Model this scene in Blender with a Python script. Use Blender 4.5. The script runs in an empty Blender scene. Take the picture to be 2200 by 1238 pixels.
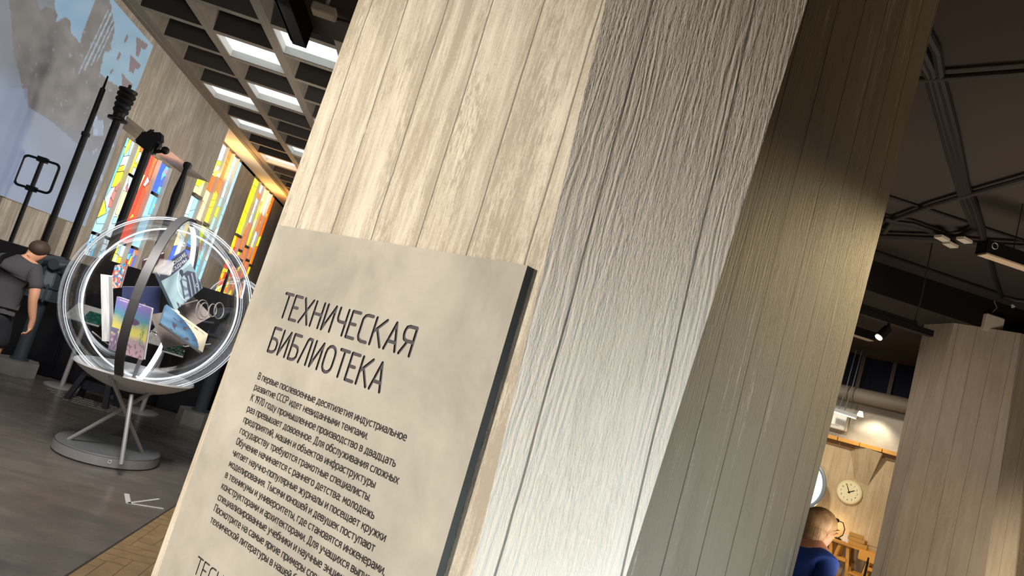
import bpy, bmesh, math, random
from mathutils import Vector, Matrix, noise
random.seed(7)
S = bpy.context.scene
COL = S.collection
pi = math.pi
V = Vector

def C(r, g, b, k=1.0):
    f = lambda c: ((c/255)/12.92 if c/255 <= .04045 else ((c/255+.055)/1.055)**2.4)*k
    return (f(r), f(g), f(b), 1)

# ------------------------------------------------------------------ camera
EYE = V((0, 0, 1.6)); FPX = 1515.0
ROLL, PITCH, YAW = math.radians(16.52), math.radians(7.017), math.radians(5.893)
_f = V((math.sin(YAW)*math.cos(PITCH), math.cos(YAW)*math.cos(PITCH), math.sin(PITCH)))
_r0 = V((math.cos(YAW), -math.sin(YAW), 0)); _u0 = _r0.cross(_f)
_r = math.cos(ROLL)*_r0+math.sin(ROLL)*_u0
_u = -math.sin(ROLL)*_r0+math.cos(ROLL)*_u0
cam = bpy.data.cameras.new('camera'); co = bpy.data.objects.new('camera', cam); COL.objects.link(co)
co.matrix_world = Matrix(((_r.x, _u.x, -_f.x, EYE.x), (_r.y, _u.y, -_f.y, EYE.y), (_r.z, _u.z, -_f.z, EYE.z), (0, 0, 0, 1)))
cam.sensor_width = 36; cam.lens = FPX*36/2200; cam.clip_start = .05; cam.clip_end = 200
S.camera = co

def ray(x, y): return _r*((x-1100)/FPX)-_u*((y-619)/FPX)+_f
def P(x, y, n, k):                       # surveyed point: where a sight line meets the plane n.p = k
    d = ray(x, y); n = V(n); return EYE+d*((k-n.dot(EYE))/n.dot(d))
def PY(x, y, Y): return P(x, y, (0, 1, 0), Y)
def PX(x, y, X): return P(x, y, (1, 0, 0), X)
def PZ(x, y, Z): return P(x, y, (0, 0, 1), Z)
def PD(x, y, k): return P(x, y, (1, 1, 0), k)
def pix(p):
    q = V(p)-EYE; z = q.dot(_f); return 1100+FPX*q.dot(_r)/z, 619-FPX*q.dot(_u)/z

# ------------------------------------------------------------------ world, exposure, lights
S.view_settings.view_transform = 'Standard'; S.view_settings.look = 'None'
S.view_settings.exposure = 0; S.view_settings.gamma = 1; S.view_settings.use_curve_mapping = False
S.cycles.transparent_max_bounces = 24; S.cycles.max_bounces = 8
S.cycles.sample_clamp_indirect = 4; S.cycles.caustics_reflective = False; S.cycles.caustics_refractive = False
W = bpy.data.worlds.new('world'); S.world = W; W.use_nodes = True
W.node_tree.nodes['Background'].inputs[0].default_value = (.9, .95, 1, 1)
W.node_tree.nodes['Background'].inputs[1].default_value = .04

def lamp(name, kind, loc, to, power, col, size=.2, angle=60, blend=.6, sy=None):
    l = bpy.data.lights.new(name, kind); o = bpy.data.objects.new(name, l); COL.objects.link(o)
    l.energy = power; l.color = col[:3]
    o.location = loc
    o.rotation_euler = (V(to)-V(loc)).to_track_quat('-Z', 'Y').to_euler()
    if kind == 'SPOT': l.spot_size = math.radians(angle); l.spot_blend = blend; l.shadow_soft_size = size
    elif kind == 'AREA':
        l.size = size
        if sy: l.shape = 'RECTANGLE'; l.size_y = sy
    else: l.shadow_soft_size = size
    return o
WARM = (1, .80, .56); NEUT = (1, .93, .82); COOL = (.74, .90, 1)
lamp('pillar_spot', 'SPOT', (-3.1, .15, 2.1), (-.62, 1.85, 1.22), 880, (1, .94, .85), .10, 78, .9)
lamp('cool_lamp', 'SPOT', (1.15, -.2, .55), (.74, 1.3, .85), 310, COOL, .12, 74, 1.0)
lamp('side_spot', 'SPOT', (3.0, 3.15, 2.9), (1.2, 1.94, 1.92), 520, (1, .78, .42), .04, 25, .7)
lamp('sign_fill', 'AREA', (-1.9, -.5, .75), (-.35, 1.6, .85), 14, (1, .95, .88), .5)
lamp('library_fill', 'AREA', (4.2, .8, 2.7), (1.0, 1.8, 2.4), 22, (1, .78, .5), .8)
lamp('hall_spot', 'AREA', (-.9, 11.5, 2.6), (-5.9, 13.6, 3.2), 290, NEUT, 1.4)  # added area light floating in the hall to brighten the wall, no fixture
lamp('hall_fill', 'AREA', (-2.0, 4.2, 3.5), (-4.2, 9, .8), 210, (1, .94, .88), 1.0)
lamp('window_glow', 'AREA', (-6.18, 14.9, 3.4), (-6.05, 14.9, 4.4), 24, (1, .62, .5), .3, sy=2.2)
lamp('window_glow', 'AREA', (-6.18, 19.2, 4.45), (-6.0, 19.2, 5.4), 120, (1, .50, .14), .3, sy=2.4)
lamp('window_glow', 'AREA', (-6.18, 23.9, 4.45), (-6.0, 23.9, 5.4), 150, (1, .46, .10), .3, sy=2.6)
lamp('far_hall_spot', 'AREA', (-1.8, 18.5, 2.4), (-6.3, 20.5, 2.8), 190, NEUT, 1.4)  # added area light that brightens the far piers, no fixture
lamp('globe_spot', 'SPOT', (-2.0, 6.1, 4.9), (-2.25, 6.5, 1.3), 110, (.92, .97, 1), .06, 30, .5)  # added unseen lamp above the globe to light its books
lamp('wall_lamp', 'SPOT', PD(1880, 893, 15.1), PD(1872, 960, 15.5), 26, (1, .88, .66), .04, 100, .7)
lamp('room_spot', 'SPOT', (4.0, 7.6, 3.0), (6.3, 9.1, 1.2), 270, (1, .89, .70), .1, 80, .8)
lamp('second_pillar_spot', 'SPOT', (1.5, 6.6, 2.9), (5.0, 6.2, 1.4), 150, (1, .88, .74), .1, 60, .9)
lamp('second_pillar_side_spot', 'SPOT', (6.3, 3.4, .7), (5.75, 5.75, .95), 330, (1, .84, .60), .1, 50, 1.0)
lamp('dim_room_light', 'AREA', (3.4, 3.4, 1.2), (3.6, 4.6, 3.6), 44, (1, .86, .72), 1.2)

# ------------------------------------------------------------------ materials
def mat(name, base=(.5, .5, .5, 1), rough=.6, metal=0, emit=None, es=1.0, spec=.5):
    m = bpy.data.materials.new(name); m.use_nodes = True
    b = m.node_tree.nodes['Principled BSDF']
    b.inputs['Base Color'].default_value = base; b.inputs['Roughness'].default_value = rough
    b.inputs['Metallic'].default_value = metal; b.inputs['Specular IOR Level'].default_value = spec
    if emit: b.inputs['Emission Color'].default_value = emit; b.inputs['Emission Strength'].default_value = es
    return m
class NT:
    def __init__(s, m): s.t = m.node_tree; s.b = s.t.nodes['Principled BSDF']
    def n(s, kind, **kw):
        x = s.t.nodes.new('ShaderNode'+kind)
        for k, v in kw.items(): setattr(x, k, v)
        return x
    def l(s, a, b): s.t.links.new(a, b)
    def math(s, op, a, b=None, c=None):
        x = s.n('Math', operation=op)
        for i, q in enumerate((a, b, c)):
            if q is None: continue
            if isinstance(q, (int, float)): x.inputs[i].default_value = q
            else: s.l(q, x.inputs[i])
        return x.outputs[0]
    def noise(s, vec, scale, detail=3, rough=.55, dist=0):
        x = s.n('TexNoise'); s.l(vec, x.inputs['Vector']); x.inputs['Scale'].default_value = scale
        x.inputs['Detail'].default_value = detail; x.inputs['Roughness'].default_value = rough; x.inputs['Distortion'].default_value = dist
        return x.outputs['Fac']
    def mapv(s, vec, sc, loc=(0, 0, 0)):
        x = s.n('Mapping'); s.l(vec, x.inputs[0]); x.inputs['Scale'].default_value = sc; x.inputs['Location'].default_value = loc
        return x.outputs[0]
    def ramp(s, fac, stops):
        x = s.n('ValToRGB'); s.l(fac, x.inputs[0]); e = x.color_ramp.elements
        while len(e) < len(stops): e.new(.5)
        for i, (p, c) in enumerate(stops): e[i].position = p; e[i].color = c
        return x.outputs[0]
    def mix(s, fac, a, b, mode='MIX'):
        x = s.n('MixRGB', blend_type=mode)
        for i, q in enumerate((fac, a, b)):
            if isinstance(q, (int, float)): x.inputs[i].default_value = q
            elif isinstance(q, tuple): x.inputs[i].default_value = q
            else: s.l(q, x.inputs[i])
        return x.outputs[0]
    def bump(s, h, st, d=.01, nrm=None):
        x = s.n('Bump'); s.l(h, x.inputs['Height']); x.inputs['Strength'].default_value = st; x.inputs['Distance'].default_value = d
        if nrm: s.l(nrm, x.inputs['Normal'])
        s.l(x.outputs[0], s.b.inputs['Normal']); return x.outputs[0]

def board_concrete(name, light, dark, width, grain=1.0, streak=.6, bump=1.0, seamdark=.45, off=0.0, seamw=.0017):
    """concrete cast against timber boards: vertical board joints, wood-grain relief, streaky tone"""
    m = mat(name, light, .85, spec=.25); t = NT(m)
    uv = t.n('UVMap').outputs[0]
    sx = t.n('SeparateXYZ'); t.l(uv, sx.inputs[0]); U, Vv = sx.outputs[0], sx.outputs[1]
    wob = t.noise(t.mapv(uv, (1.2, 1.1, 1)), 2.0, 2)
    u2 = t.math('ADD', t.math('ADD', U, off), t.math('MULTIPLY', t.math('SUBTRACT', wob, .5), .016))
    un = t.math('DIVIDE', u2, width)
    fl = t.math('FLOOR', un); fr = t.math('FRACT', un)
    ed = t.math('MINIMUM', fr, t.math('SUBTRACT', 1, fr))
    wn = t.n('TexWhiteNoise', noise_dimensions='1D'); t.l(fl, wn.inputs['W'])
    brk = t.noise(t.mapv(uv, (6, 2.2, 1)), 1.5, 3)
    lw = t.math('MULTIPLY', t.math('GREATER_THAN', brk, .30), seamw/width)
    seam = t.math('LESS_THAN', ed, lw)
    # streaks
    cmb = t.n('CombineXYZ'); t.l(u2, cmb.inputs[0]); t.l(Vv, cmb.inputs[1]); t.l(t.math('MULTIPLY', wn.outputs[0], 3.0), cmb.inputs[2])
    pv = cmb.outputs[0]
    s1 = t.noise(t.mapv(pv, (22, 1.6, 1)), 1.0, 4, .6, .4)
    s2 = t.noise(t.mapv(pv, (130, 9, 1)), 1.0, 3, .6, .3)
    s3 = t.noise(t.mapv(uv, (3, 1.3, 1)), 1.0, 3, .5)
    sp = t.noise(t.mapv(pv, (420, 160, 1)), 1.0, 2, .6)
    tone = t.math('ADD', t.math('MULTIPLY', s1, .62*streak), t.math('ADD', t.math('MULTIPLY', s2, .32*streak), t.math('MULTIPLY', s3, .40)))
    tone = t.math('ADD', tone, t.math('MULTIPLY', t.math('SUBTRACT', wn.outputs[0], .5), .05))
    tone = t.math('ADD', tone, t.math('MULTIPLY', t.math('SUBTRACT', sp, .5), .22*streak))
    ds = t.noise(t.mapv(pv, (230, 34, 1)), 1.0, 3, .65)
    pm = t.n('MapRange'); t.l(t.noise(t.mapv(pv, (7, 2.2, 1)), 1.0, 4, .65), pm.inputs[0]); pm.inputs[1].default_value = .46; pm.inputs[2].default_value = .62
    dm = t.n('MapRange'); t.l(ds, dm.inputs[0]); dm.inputs[1].default_value = .46; dm.inputs[2].default_value = .64
    dash = t.math('MULTIPLY', pm.outputs[0], dm.outputs[0])
    tone = t.math('ADD', tone, t.math('MULTIPLY', dash, .22*streak))
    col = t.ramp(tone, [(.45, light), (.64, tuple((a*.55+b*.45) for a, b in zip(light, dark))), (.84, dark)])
    col = t.mix(t.math('MULTIPLY', seam, seamdark), col, (.05, .04, .03, 1))
    t.l(col, t.b.inputs['Base Color'])
    # relief: long wood rings
    wv = t.n('TexWave', wave_type='BANDS', bands_direction='X'); t.l(t.mapv(pv, (1, .10, 1)), wv.inputs[0])
    wv.inputs['Scale'].default_value = 17; wv.inputs['Distortion'].default_value = 16; wv.inputs['Detail'].default_value = 3; wv.inputs['Detail Scale'].default_value = 1.6
    pat = t.noise(t.mapv(uv, (7, 2.0, 1)), 1.0, 2)
    h = t.math('MULTIPLY', t.math('ADD', t.math('MULTIPLY', wv.outputs['Fac'], .45), t.math('MULTIPLY', s2, 1.3)), t.math('MULTIPLY', t.math('SUBTRACT', pat, .22), 2.0*grain))
    h = t.math('ADD', h, t.math('SUBTRACT', t.math('MULTIPLY', sp, .5), t.math('MULTIPLY', dash, .8)))
    h = t.math('SUBTRACT', h, t.math('MULTIPLY', seam, 2.0))
    t.bump(h, .40*bump, .003)
    return m

LIT = C(208, 194, 172); DRK = C(150, 134, 112)
M = {}
M['front'] = board_concrete('board_concrete_warm', C(206, 196, 178), C(150, 138, 120), .1455, .6, 1.1, .8, .7, .065, .0019)
M['mid'] = board_concrete('board_concrete_relief', C(196, 186, 172), C(150, 138, 124), .205, 1.5, .45, 1.45, .75, .176, .0020)
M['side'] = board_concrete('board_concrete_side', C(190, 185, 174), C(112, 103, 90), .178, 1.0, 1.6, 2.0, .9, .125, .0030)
M['pillar2'] = board_concrete('board_concrete_far', C(172, 160, 144), C(138, 124, 108), .15, .5, .7, .6, .7)
M['wallboard'] = board_concrete('board_concrete_wall', C(178, 170, 158), C(132, 124, 114), .32, .5, 1.2, .8, .25)
M['wallwarm'] = board_concrete('board_concrete_library', C(192, 172, 140), C(150, 128, 98), .22, .5, .8, .6, .4)
M['beam'] = board_concrete('beam_concrete', C(106, 99, 89), C(78, 72, 64), .5, .3, .7, .5, 0)
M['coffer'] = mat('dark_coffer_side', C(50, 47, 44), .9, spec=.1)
M['black'] = mat('matte_black', C(7, 7, 8), .6, spec=.2)
M['dark'] = mat('dark_ceiling', C(66, 60, 55), .9, spec=.2)
M['void'] = mat('deep_black', C(16, 15, 15), .9, spec=.1)
M['counter'] = mat('dark_navy_panel', C(12, 14, 22), .35)
M['steel'] = mat('brushed_steel', C(172, 172, 174), .42, .4)
M['greypaint'] = mat('grey_satin_paint', C(96, 100, 103), .45, .1)
M['hoop'] = mat('grey_hoop_paint', C(78, 78, 80), .45, .2)
M['gun'] = mat('slate_blue_metal', C(62, 72, 82), .5, .2)
M['white'] = mat('white_satin', C(228, 228, 226), .5)
M['cream'] = mat('cream_plastic', C(206, 196, 178), .5)
M['led'] = mat('white_led', C(240, 245, 250), .4, emit=C(236, 246, 255), es=1.0)  # emission stands in for the light strip's reflection inside the shell
M['ledsoft'] = mat('edge_lit_acrylic', C(220, 225, 230), .3, emit=C(226, 238, 250), es=.45)  # emission imitates strip light piped to the acrylic edge
M['sky'] = mat('skylight_diffuser', C(240, 246, 248), .5, emit=C(226, 242, 250), es=1.35)
M['frame_lit'] = mat('light_box_rim', C(150, 149, 146), .7)
M['wood'] = mat('yellow_pine', C(214, 150, 58), .5)
M['wood2'] = mat('ochre_board', C(196, 140, 44), .55)
M['carton'] = mat('kraft_cardboard', C(190, 142, 70), .8)
M['lamp_on'] = mat('warm_lamp', C(255, 240, 200), .4, emit=C(255, 236, 186), es=2.5)
M['cover_led'] = mat('dim_diffuser', C(180, 160, 132), .5)
M['lead'] = mat('lead_came', C(30, 27, 25), .6)
M['page'] = mat('paper_pages', C(226, 226, 224), .8)
M['ink'] = mat('black_lettering', C(44, 40, 40), .7, spec=.2)
M['groove'] = mat('groove_paint', C(66, 63, 64), .8, spec=.2)
M['skin'] = mat('skin', C(196, 146, 118), .55)
M['skinpink'] = mat('skin_flushed', C(198, 140, 112), .55)
M['hairdark'] = mat('short_brown_hair', C(62, 46, 36), .7)
M['shirt'] = mat('charcoal_cotton', C(62, 62, 66), .9)
M['shorts'] = mat('black_shorts_cloth', C(18, 20, 28), .85)
M['blue'] = mat('royal_blue_knit', C(24, 62, 150), .8)
M['eye'] = mat('eye_white', C(225, 222, 215), .3)
M['pupil'] = mat('dark_iris', C(40, 30, 25), .2)

def noisy(name, a, b, scale, rough=.5, bump=.2, sc=(1, 1, 1), r2=None, det=5, coords='Object', spec=.5):
    m = mat(name, a, rough, spec=spec); t = NT(m)
    o = t.n('TexCoord').outputs[coords] if coords != 'UV' else t.n('UVMap').outputs[0]
    f = t.noise(t.mapv(o, sc), scale, det, .62, .3)
    t.l(t.ramp(f, [(.3, a), (.7, b)]), t.b.inputs['Base Color'])
    f2 = t.noise(t.mapv(o, sc), scale*3.1, 4, .6)
    if r2 is not None:
        mr = t.n('MapRange'); t.l(f, mr.inputs[0]); mr.inputs[1].default_value = .3; mr.inputs[2].default_value = .7
        mr.inputs[3].default_value = rough; mr.inputs[4].default_value = r2; t.l(mr.outputs[0], t.b.inputs['Roughness'])
    t.bump(f2, bump, .01); return m
M['floor'] = noisy('polished_dark_concrete', C(112, 105, 98), C(82, 77, 72), 1.6, .20, .10, (1, 2.6, 1), .36)
M['slab'] = noisy('smooth_cast_concrete', C(162, 155, 142), C(133, 127, 116), 4.5, .8, .12, det=7, spec=.25)
M['slabedge'] = noisy('dark_slab_edge', C(74, 73, 70), C(64, 63, 60), 6, .8, .05, spec=.2)
M['plaster'] = noisy('grey_plaster', C(150, 146, 138), C(134, 130, 122), 3, .9, .05, spec=.2)
M['mortar'] = noisy('pale_hexagon_plinth', C(128, 128, 124), C(112, 112, 108), 5, .8, .05)
M['blond'] = noisy('blond_hair', C(180, 146, 102), C(108, 78, 50), 22, .55, .5, (1, 1, .2))
M['parquet'] = noisy('oak_parquet', C(150, 126, 88), C(124, 102, 70), 9, .45, .1, (1, 1, 1), coords='UV')

def acrylic(name, ior=1.45, tint=(1, 1, 1, 1), strength=1.0):
    m = bpy.data.materials.new(name); m.use_nodes = True; nt = m.node_tree; nt.nodes.clear()
    o = nt.nodes.new('ShaderNodeOutputMaterial'); mx = nt.nodes.new('ShaderNodeMixShader')
    tr = nt.nodes.new('ShaderNodeBsdfTransparent'); gl = nt.nodes.new('ShaderNodeBsdfGlossy'); fr = nt.nodes.new('ShaderNodeFresnel')
    tr.inputs[0].default_value = tint; gl.inputs['Roughness'].default_value = .02; gl.inputs[0].default_value = (1, 1, 1, 1); fr.inputs[0].default_value = ior
    mu = nt.nodes.new('ShaderNodeMath'); mu.operation = 'MULTIPLY'; mu.inputs[1].default_value = strength; nt.links.new(fr.outputs[0], mu.inputs[0]); nt.links.new(mu.outputs[0], mx.inputs[0]); nt.links.new(tr.outputs[0], mx.inputs[1]); nt.links.new(gl.outputs[0], mx.inputs[2]); nt.links.new(mx.outputs[0], o.inputs[0])
    return m
M['acrylic'] = acrylic('clear_acrylic', 1.30, strength=.26)

def vcol_mat(name, emit=0.0, rough=.5):
    m = mat(name, rough=rough); t = NT(m)
    a = t.n('VertexColor', layer_name='paint')
    t.l(a.outputs[0], t.b.inputs['Base Color'])
    if emit: 
        t.l(a.outputs[0], t.b.inputs['Emission Color']); t.b.inputs['Emission Strength'].default_value = emit
        t.b.inputs['Base Color'].default_value = (.10, .10, .10, 1)
        t.t.links.remove(t.b.inputs['Base Color'].links[0])
    return m
M['print'] = vcol_mat('printed_cover', 0, .35)
M['projection'] = vcol_mat('projected_picture', .72, .9)
M['stained'] = vcol_mat('backlit_coloured_glass', 1.4, .3)

# ------------------------------------------------------------------ mesh helpers
def tag(o, label=None, cat=None, group=None, kind=None):
    if label: o['label'] = label
    if cat: o['category'] = cat
    if group: o['group'] = group
    if kind: o['kind'] = kind
    return o
def empty(name, loc, label=None, cat=None, group=None, kind=None, rz=0):
    o = bpy.data.objects.new(name, None); COL.objects.link(o); o.location = loc; o.rotation_euler = (0, 0, rz); o.empty_display_size = .1
    return tag(o, label, cat, group, kind)
def auto_uv(me):
    uv = me.uv_layers.new(name='UVMap')
    for p in me.polygons:
        n = p.normal
        if abs(n.z) < .75: an = round(math.atan2(n.y, n.x)/(pi/4))*pi/4; t = V((-math.sin(an), math.cos(an), 0)); t = -t if (t.x < -.01 or (abs(t.x) < .01 and t.y < 0)) else t; f = lambda c: (t.dot(c), c.z)
        else: f = lambda c: (c.x, c.y)
        for li in p.loop_indices: uv.data[li].uv = f(me.vertices[me.loops[li].vertex_index].co)
class MB:
    def __init__(s): s.v = []; s.f = []; s.c = []; s.m = []; s.mi = 0
    def face(s, pts, col=None):
        b = len(s.v); s.v += [tuple(p) for p in pts]; s.f.append(list(range(b, b+len(pts)))); s.m.append(s.mi)
        s.c += [col or (1, 1, 1, 1)]*len(pts)
    def add(s, vs, fs, col=None):
        b = len(s.v); s.v += [tuple(p) for p in vs]; s.f += [[b+i for i in f] for f in fs]; s.m += [s.mi]*len(fs); s.c += [col or (1, 1, 1, 1)]*len(vs)
    def hexa(s, a, b, col=None):       # two matching quads joined to a solid
        s.add(list(a)+list(b), [(3, 2, 1, 0), (4, 5, 6, 7), (0, 1, 5, 4), (1, 2, 6, 5), (2, 3, 7, 6), (3, 0, 4, 7)], col)
    def box(s, c, d, rz=0, col=None, rot=None):
        R = rot or Matrix.Rotation(rz, 3, 'Z'); c = V(c); hx, hy, hz = d[0]/2, d[1]/2, d[2]/2
        q = lambda z: [c+R @ V(p) for p in ((-hx, -hy, z), (hx, -hy, z), (hx, hy, z), (-hx, hy, z))]
        s.hexa(q(-hz), q(hz), col)
    def prism(s, poly, d, col=None):   # polygon swept along vector d
        n = len(poly); d = V(d); a = [V(p) for p in poly]; b = [p+d for p in a]
        s.add(a+b, [list(range(n))[::-1], list(range(n, 2*n))]+[(i, (i+1) % n, n+(i+1) % n, n+i) for i in range(n)], col)
    def cyl(s, p0, p1, r0, r1=None, n=16, col=None):
        r1 = r0 if r1 is None else r1; p0 = V(p0); p1 = V(p1); d = (p1-p0).normalized()
        a = d.orthogonal().normalized(); b = d.cross(a)
        ring = lambda p, r: [p+(a*math.cos(2*pi*i/n)+b*math.sin(2*pi*i/n))*r for i in range(n)]
        s.add(ring(p0, r0)+ring(p1, r1), [list(range(n))[::-1], list(range(n, 2*n))]+[(i, (i+1) % n, n+(i+1) % n, n+i) for i in range(n)], col)
    def tube(s, pts, r, n=8, closed=False, flat=None):
        pts = [V(p) for p in pts]; N = len(pts); rings = []; up = None
        for i, p in enumerate(pts):
            if closed: d = pts[(i+1) % N]-pts[i-1]
            else: d = pts[min(i+1, N-1)]-pts[max(i-1, 0)]
            d.normalize()
            if up is None: up = d.orthogonal().normalized()
            up = (up-d*up.dot(d)).normalized(); sd = d.cross(up)
            rr = r[i] if isinstance(r, (list, tuple)) else r
            rings.append([p+(up*math.cos(2*pi*k/n)+sd*math.sin(2*pi*k/n))*rr for k in range(n)])
        vs = [q for g in rings for q in g]; fs = []
        for i in range(N if closed else N-1):
            j = (i+1) % N
            for k in range(n): fs.append((i*n+k, i*n+(k+1) % n, j*n+(k+1) % n, j*n+k))
        if not closed: fs += [list(range(n))[::-1], list(range((N-1)*n, N*n))]
        s.add(vs, fs)
    def lathe(s, prof, c=(0, 0, 0), n=32, cap=True):   # profile [(r, z)] round the z axis
        c = V(c); vs = []; fs = []
        for r, z in prof: vs += [c+V((r*math.cos(2*pi*k/n), r*math.sin(2*pi*k/n), z)) for k in range(n)]
        for i in range(len(prof)-1):
            for k in range(n): fs.append((i*n+k, i*n+(k+1) % n, (i+1)*n+(k+1) % n, (i+1)*n+k))
        if cap: fs += [list(range(n))[::-1], list(range((len(prof)-1)*n, len(prof)*n))]
        s.add(vs, fs)
    def sphere(s, c, r, nu=24, nv=14, sc=(1, 1, 1), rot=None):
        c = V(c); R = rot or Matrix.Identity(3); vs = [c+R @ V((0, 0, -r*sc[2]))]; fs = []
        for i in range(1, nv):
            t = -pi/2+pi*i/nv
            vs += [c+R @ V((r*sc[0]*math.cos(t)*math.cos(2*pi*k/nu), r*sc[1]*math.cos(t)*math.sin(2*pi*k/nu), r*sc[2]*math.sin(t))) for k in range(nu)]
        vs.append(c+R @ V((0, 0, r*sc[2]))); L = len(vs)-1
        for k in range(nu):
            fs.append((0, 1+(k+1) % nu, 1+k)); fs.append((L, L-nu+k, L-nu+(k+1) % nu))
            for i in range(nv-2): fs.append((1+i*nu+k, 1+i*nu+(k+1) % nu, 1+(i+1)*nu+(k+1) % nu, 1+(i+1)*nu+k))
        s.add(vs, fs)
    def build(s, name, m, parent=None, smooth=False, bevel=0, paint=False, fix=True):
        me = bpy.data.meshes.new(name); me.from_pydata(s.v, [], s.f)
        for x in (m if isinstance(m, (list, tuple)) else [m]): me.materials.append(x)
        if isinstance(m, (list, tuple)): me.polygons.foreach_set('material_index', s.m)
        if paint:
            a = me.color_attributes.new('paint', 'FLOAT_COLOR', 'POINT'); a.data.foreach_set('color', [q for c in s.c for q in c])
        if fix and not paint:
            bm = bmesh.new(); bm.from_mesh(me); bmesh.ops.recalc_face_normals(bm, faces=bm.faces)
            if bevel: bmesh.ops.bevel(bm, geom=[e for e in bm.edges if len(e.link_faces) == 2 and e.calc_face_angle(0) > .6], offset=bevel, segments=2, affect='EDGES')
            bm.to_mesh(me); bm.free()
        me.update(); auto_uv(me)
        if smooth:
            me.polygons.foreach_set('use_smooth', [True]*len(me.polygons))
            try: me.set_sharp_from_angle(angle=math.radians(40))
            except Exception: pass
        o = bpy.data.objects.new(name, me); COL.objects.link(o)
        if parent:
            o.parent = parent; o.matrix_parent_inverse = pmat(parent).inverted()
        else:                                   # origin at the base centre of the thing
            xs = [v.co for v in me.vertices]; c = V(((min(p.x for p in xs)+max(p.x for p in xs))/2, (min(p.y for p in xs)+max(p.y for p in xs))/2, min(p.z for p in xs)))
            me.transform(Matrix.Translation(-c)); o.location = c
        return o
def pmat(o):
    mtx = Matrix.LocRotScale(o.location, o.rotation_euler, o.scale)
    return (pmat(o.parent) @ o.matrix_parent_inverse @ mtx) if o.parent else mtx
def struct(o): o['kind'] = 'structure'; return o
def grid(mb, a, b, c, nu, nv, func):   # painted quad: a top-left, b top-right, c bottom-left; func(s,t,point)->rgba
    a, b, c = V(a), V(b), V(c); vs = []; cs = []
    for j in range(nv+1):
        for i in range(nu+1):
            s, t = i/nu, j/nv; p = a+(b-a)*s+(c-a)*t; vs.append(p); cs.append(func(s, t, p))
    k = len(mb.v); mb.v += [tuple(p) for p in vs]; mb.c += cs
    for j in range(nv):
        for i in range(nu):
            q = k+j*(nu+1)+i; mb.f.append([q, q+1, q+nu+2, q+nu+1]); mb.m.append(mb.mi)
def inpoly(x, y, poly):
    r = False; j = len(poly)-1
    for i in range(len(poly)):
        (xi, yi), (xj, yj) = poly[i], poly[j]
        if (yi > y) != (yj > y) and x < (xj-xi)*(y-yi)/(yj-yi)+xi: r = not r
        j = i
    return r
def nz(x, y, z=0): return noise.noise(V((x, y, z)))
def lerp(a, b, t): t = max(0, min(1, t)); return tuple(p+(q-p)*t for p, q in zip(a, b))
def text_obj(s, name, origin, ex, ey, size, sx, m, parent=None, width=None, depth=.0006, bold=0.0, spacing=1.0, align='LEFT', fat=0.0):
    """one line of lettering turned into a mesh; ex, ey = directions of the line and of its uprights"""
    c = bpy.data.curves.new(name, 'FONT'); c.body = s; c.size = 1; c.extrude = .0; c.offset = bold; c.space_character = spacing; c.align_x = align; c.resolution_u = 3
    tmp = bpy.data.objects.new(name, c); COL.objects.link(tmp); bpy.context.view_layer.update()
    me = bpy.data.meshes.new_from_object(tmp.evaluated_get(bpy.context.evaluated_depsgraph_get()))
    bpy.data.objects.remove(tmp); bpy.data.curves.remove(c)
    xs = [v.co.x for v in me.vertices] or [0, 1]; w = max(xs)-min(xs)
    kx = (width/w) if width else size*sx
    ex, ey = V(ex).normalized(), V(ey).normalized(); n = ex.cross(ey); o3 = V(origin)
    x0 = min(xs) if align == 'LEFT' else 0
    for v in me.vertices: v.co = o3+ex*((v.co.x-x0)*kx)+ey*(v.co.y*size)+n*depth
    if fat:
        bm = bmesh.new(); bm.from_mesh(me); g0 = bm.verts[:]+bm.edges[:]+bm.faces[:]
        for sh_ in (ex*fat*2, ex*fat+ey*fat, ex*fat-ey*fat):
            r_ = bmesh.ops.duplicate(bm, geom=g0); bmesh.ops.translate(bm, verts=[x for x in r_['geom'] if isinstance(x, bmesh.types.BMVert)], vec=sh_)
        bmesh.ops.translate(bm, verts=bm.verts[:], vec=-ex*fat); bm.to_mesh(me); bm.free()
    me.materials.clear(); me.materials.append(m); me.update()
    o = bpy.data.objects.new(name, me); COL.objects.link(o)
    if parent: o.parent = parent; o.matrix_parent_inverse = pmat(parent).inverted()
    return o
def copy_tree(o, parent=None):
    c = o.copy(); COL.objects.link(c)
    if parent: c.parent = parent
    for ch in list(o.children): copy_tree(ch, c)
    return c

# ------------------------------------------------------------------ the setting
def quad(name, pts, m, st=True, paint=False):
    mb = MB(); mb.face(pts); o = mb.build(name, m, fix=False); return struct(o) if st else o
def boxs(name, lo, hi, m, st=True):
    mb = MB(); mb.box([(a+b)/2 for a, b in zip(lo, hi)], [b-a for a, b in zip(lo, hi)]); o = mb.build(name, m)
    return struct(o) if st else o
boxs('floor', (-9, -4, -.1), (-1.36, 30, 0), M['floor'])
mb = MB(); w, L = .105, .42
bm = bmesh.new()
for k in range(-110, 150):
    for q in range(-22, 24):
        for X0, Y0, X1, Y1 in ((0, 0, L, w), (0, w, w, w+L)):
            x, y = k*w+q*L-1.36+.7, k*w-q*L+4.4
            x0, y0, x1, y1 = x+X0+.0015, y+Y0+.0015, x+X1-.0015, y+Y1-.0015
            if x1 < -1.36 or x0 > 5.5 or y1 < -.5 or y0 > 13: continue
            x0 = max(x0, -1.355)
            if x1-x0 < .004: continue
            bm.faces.new([bm.verts.new(p) for p in ((x0, y0, .0015), (x1, y0, .0015), (x1, y1, .0015), (x0, y1, .0015))])
me = bpy.data.meshes.new('floor_parquet'); bm.to_mesh(me); bm.free(); me.materials.append(M['parquet']); auto_uv(me)
for p in me.polygons:      # shift each block's grain
    dx, dy = random.random()*5, random.random()*5
    for li in p.loop_indices: me.uv_layers[0].data[li].uv += V((dx, dy))
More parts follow.
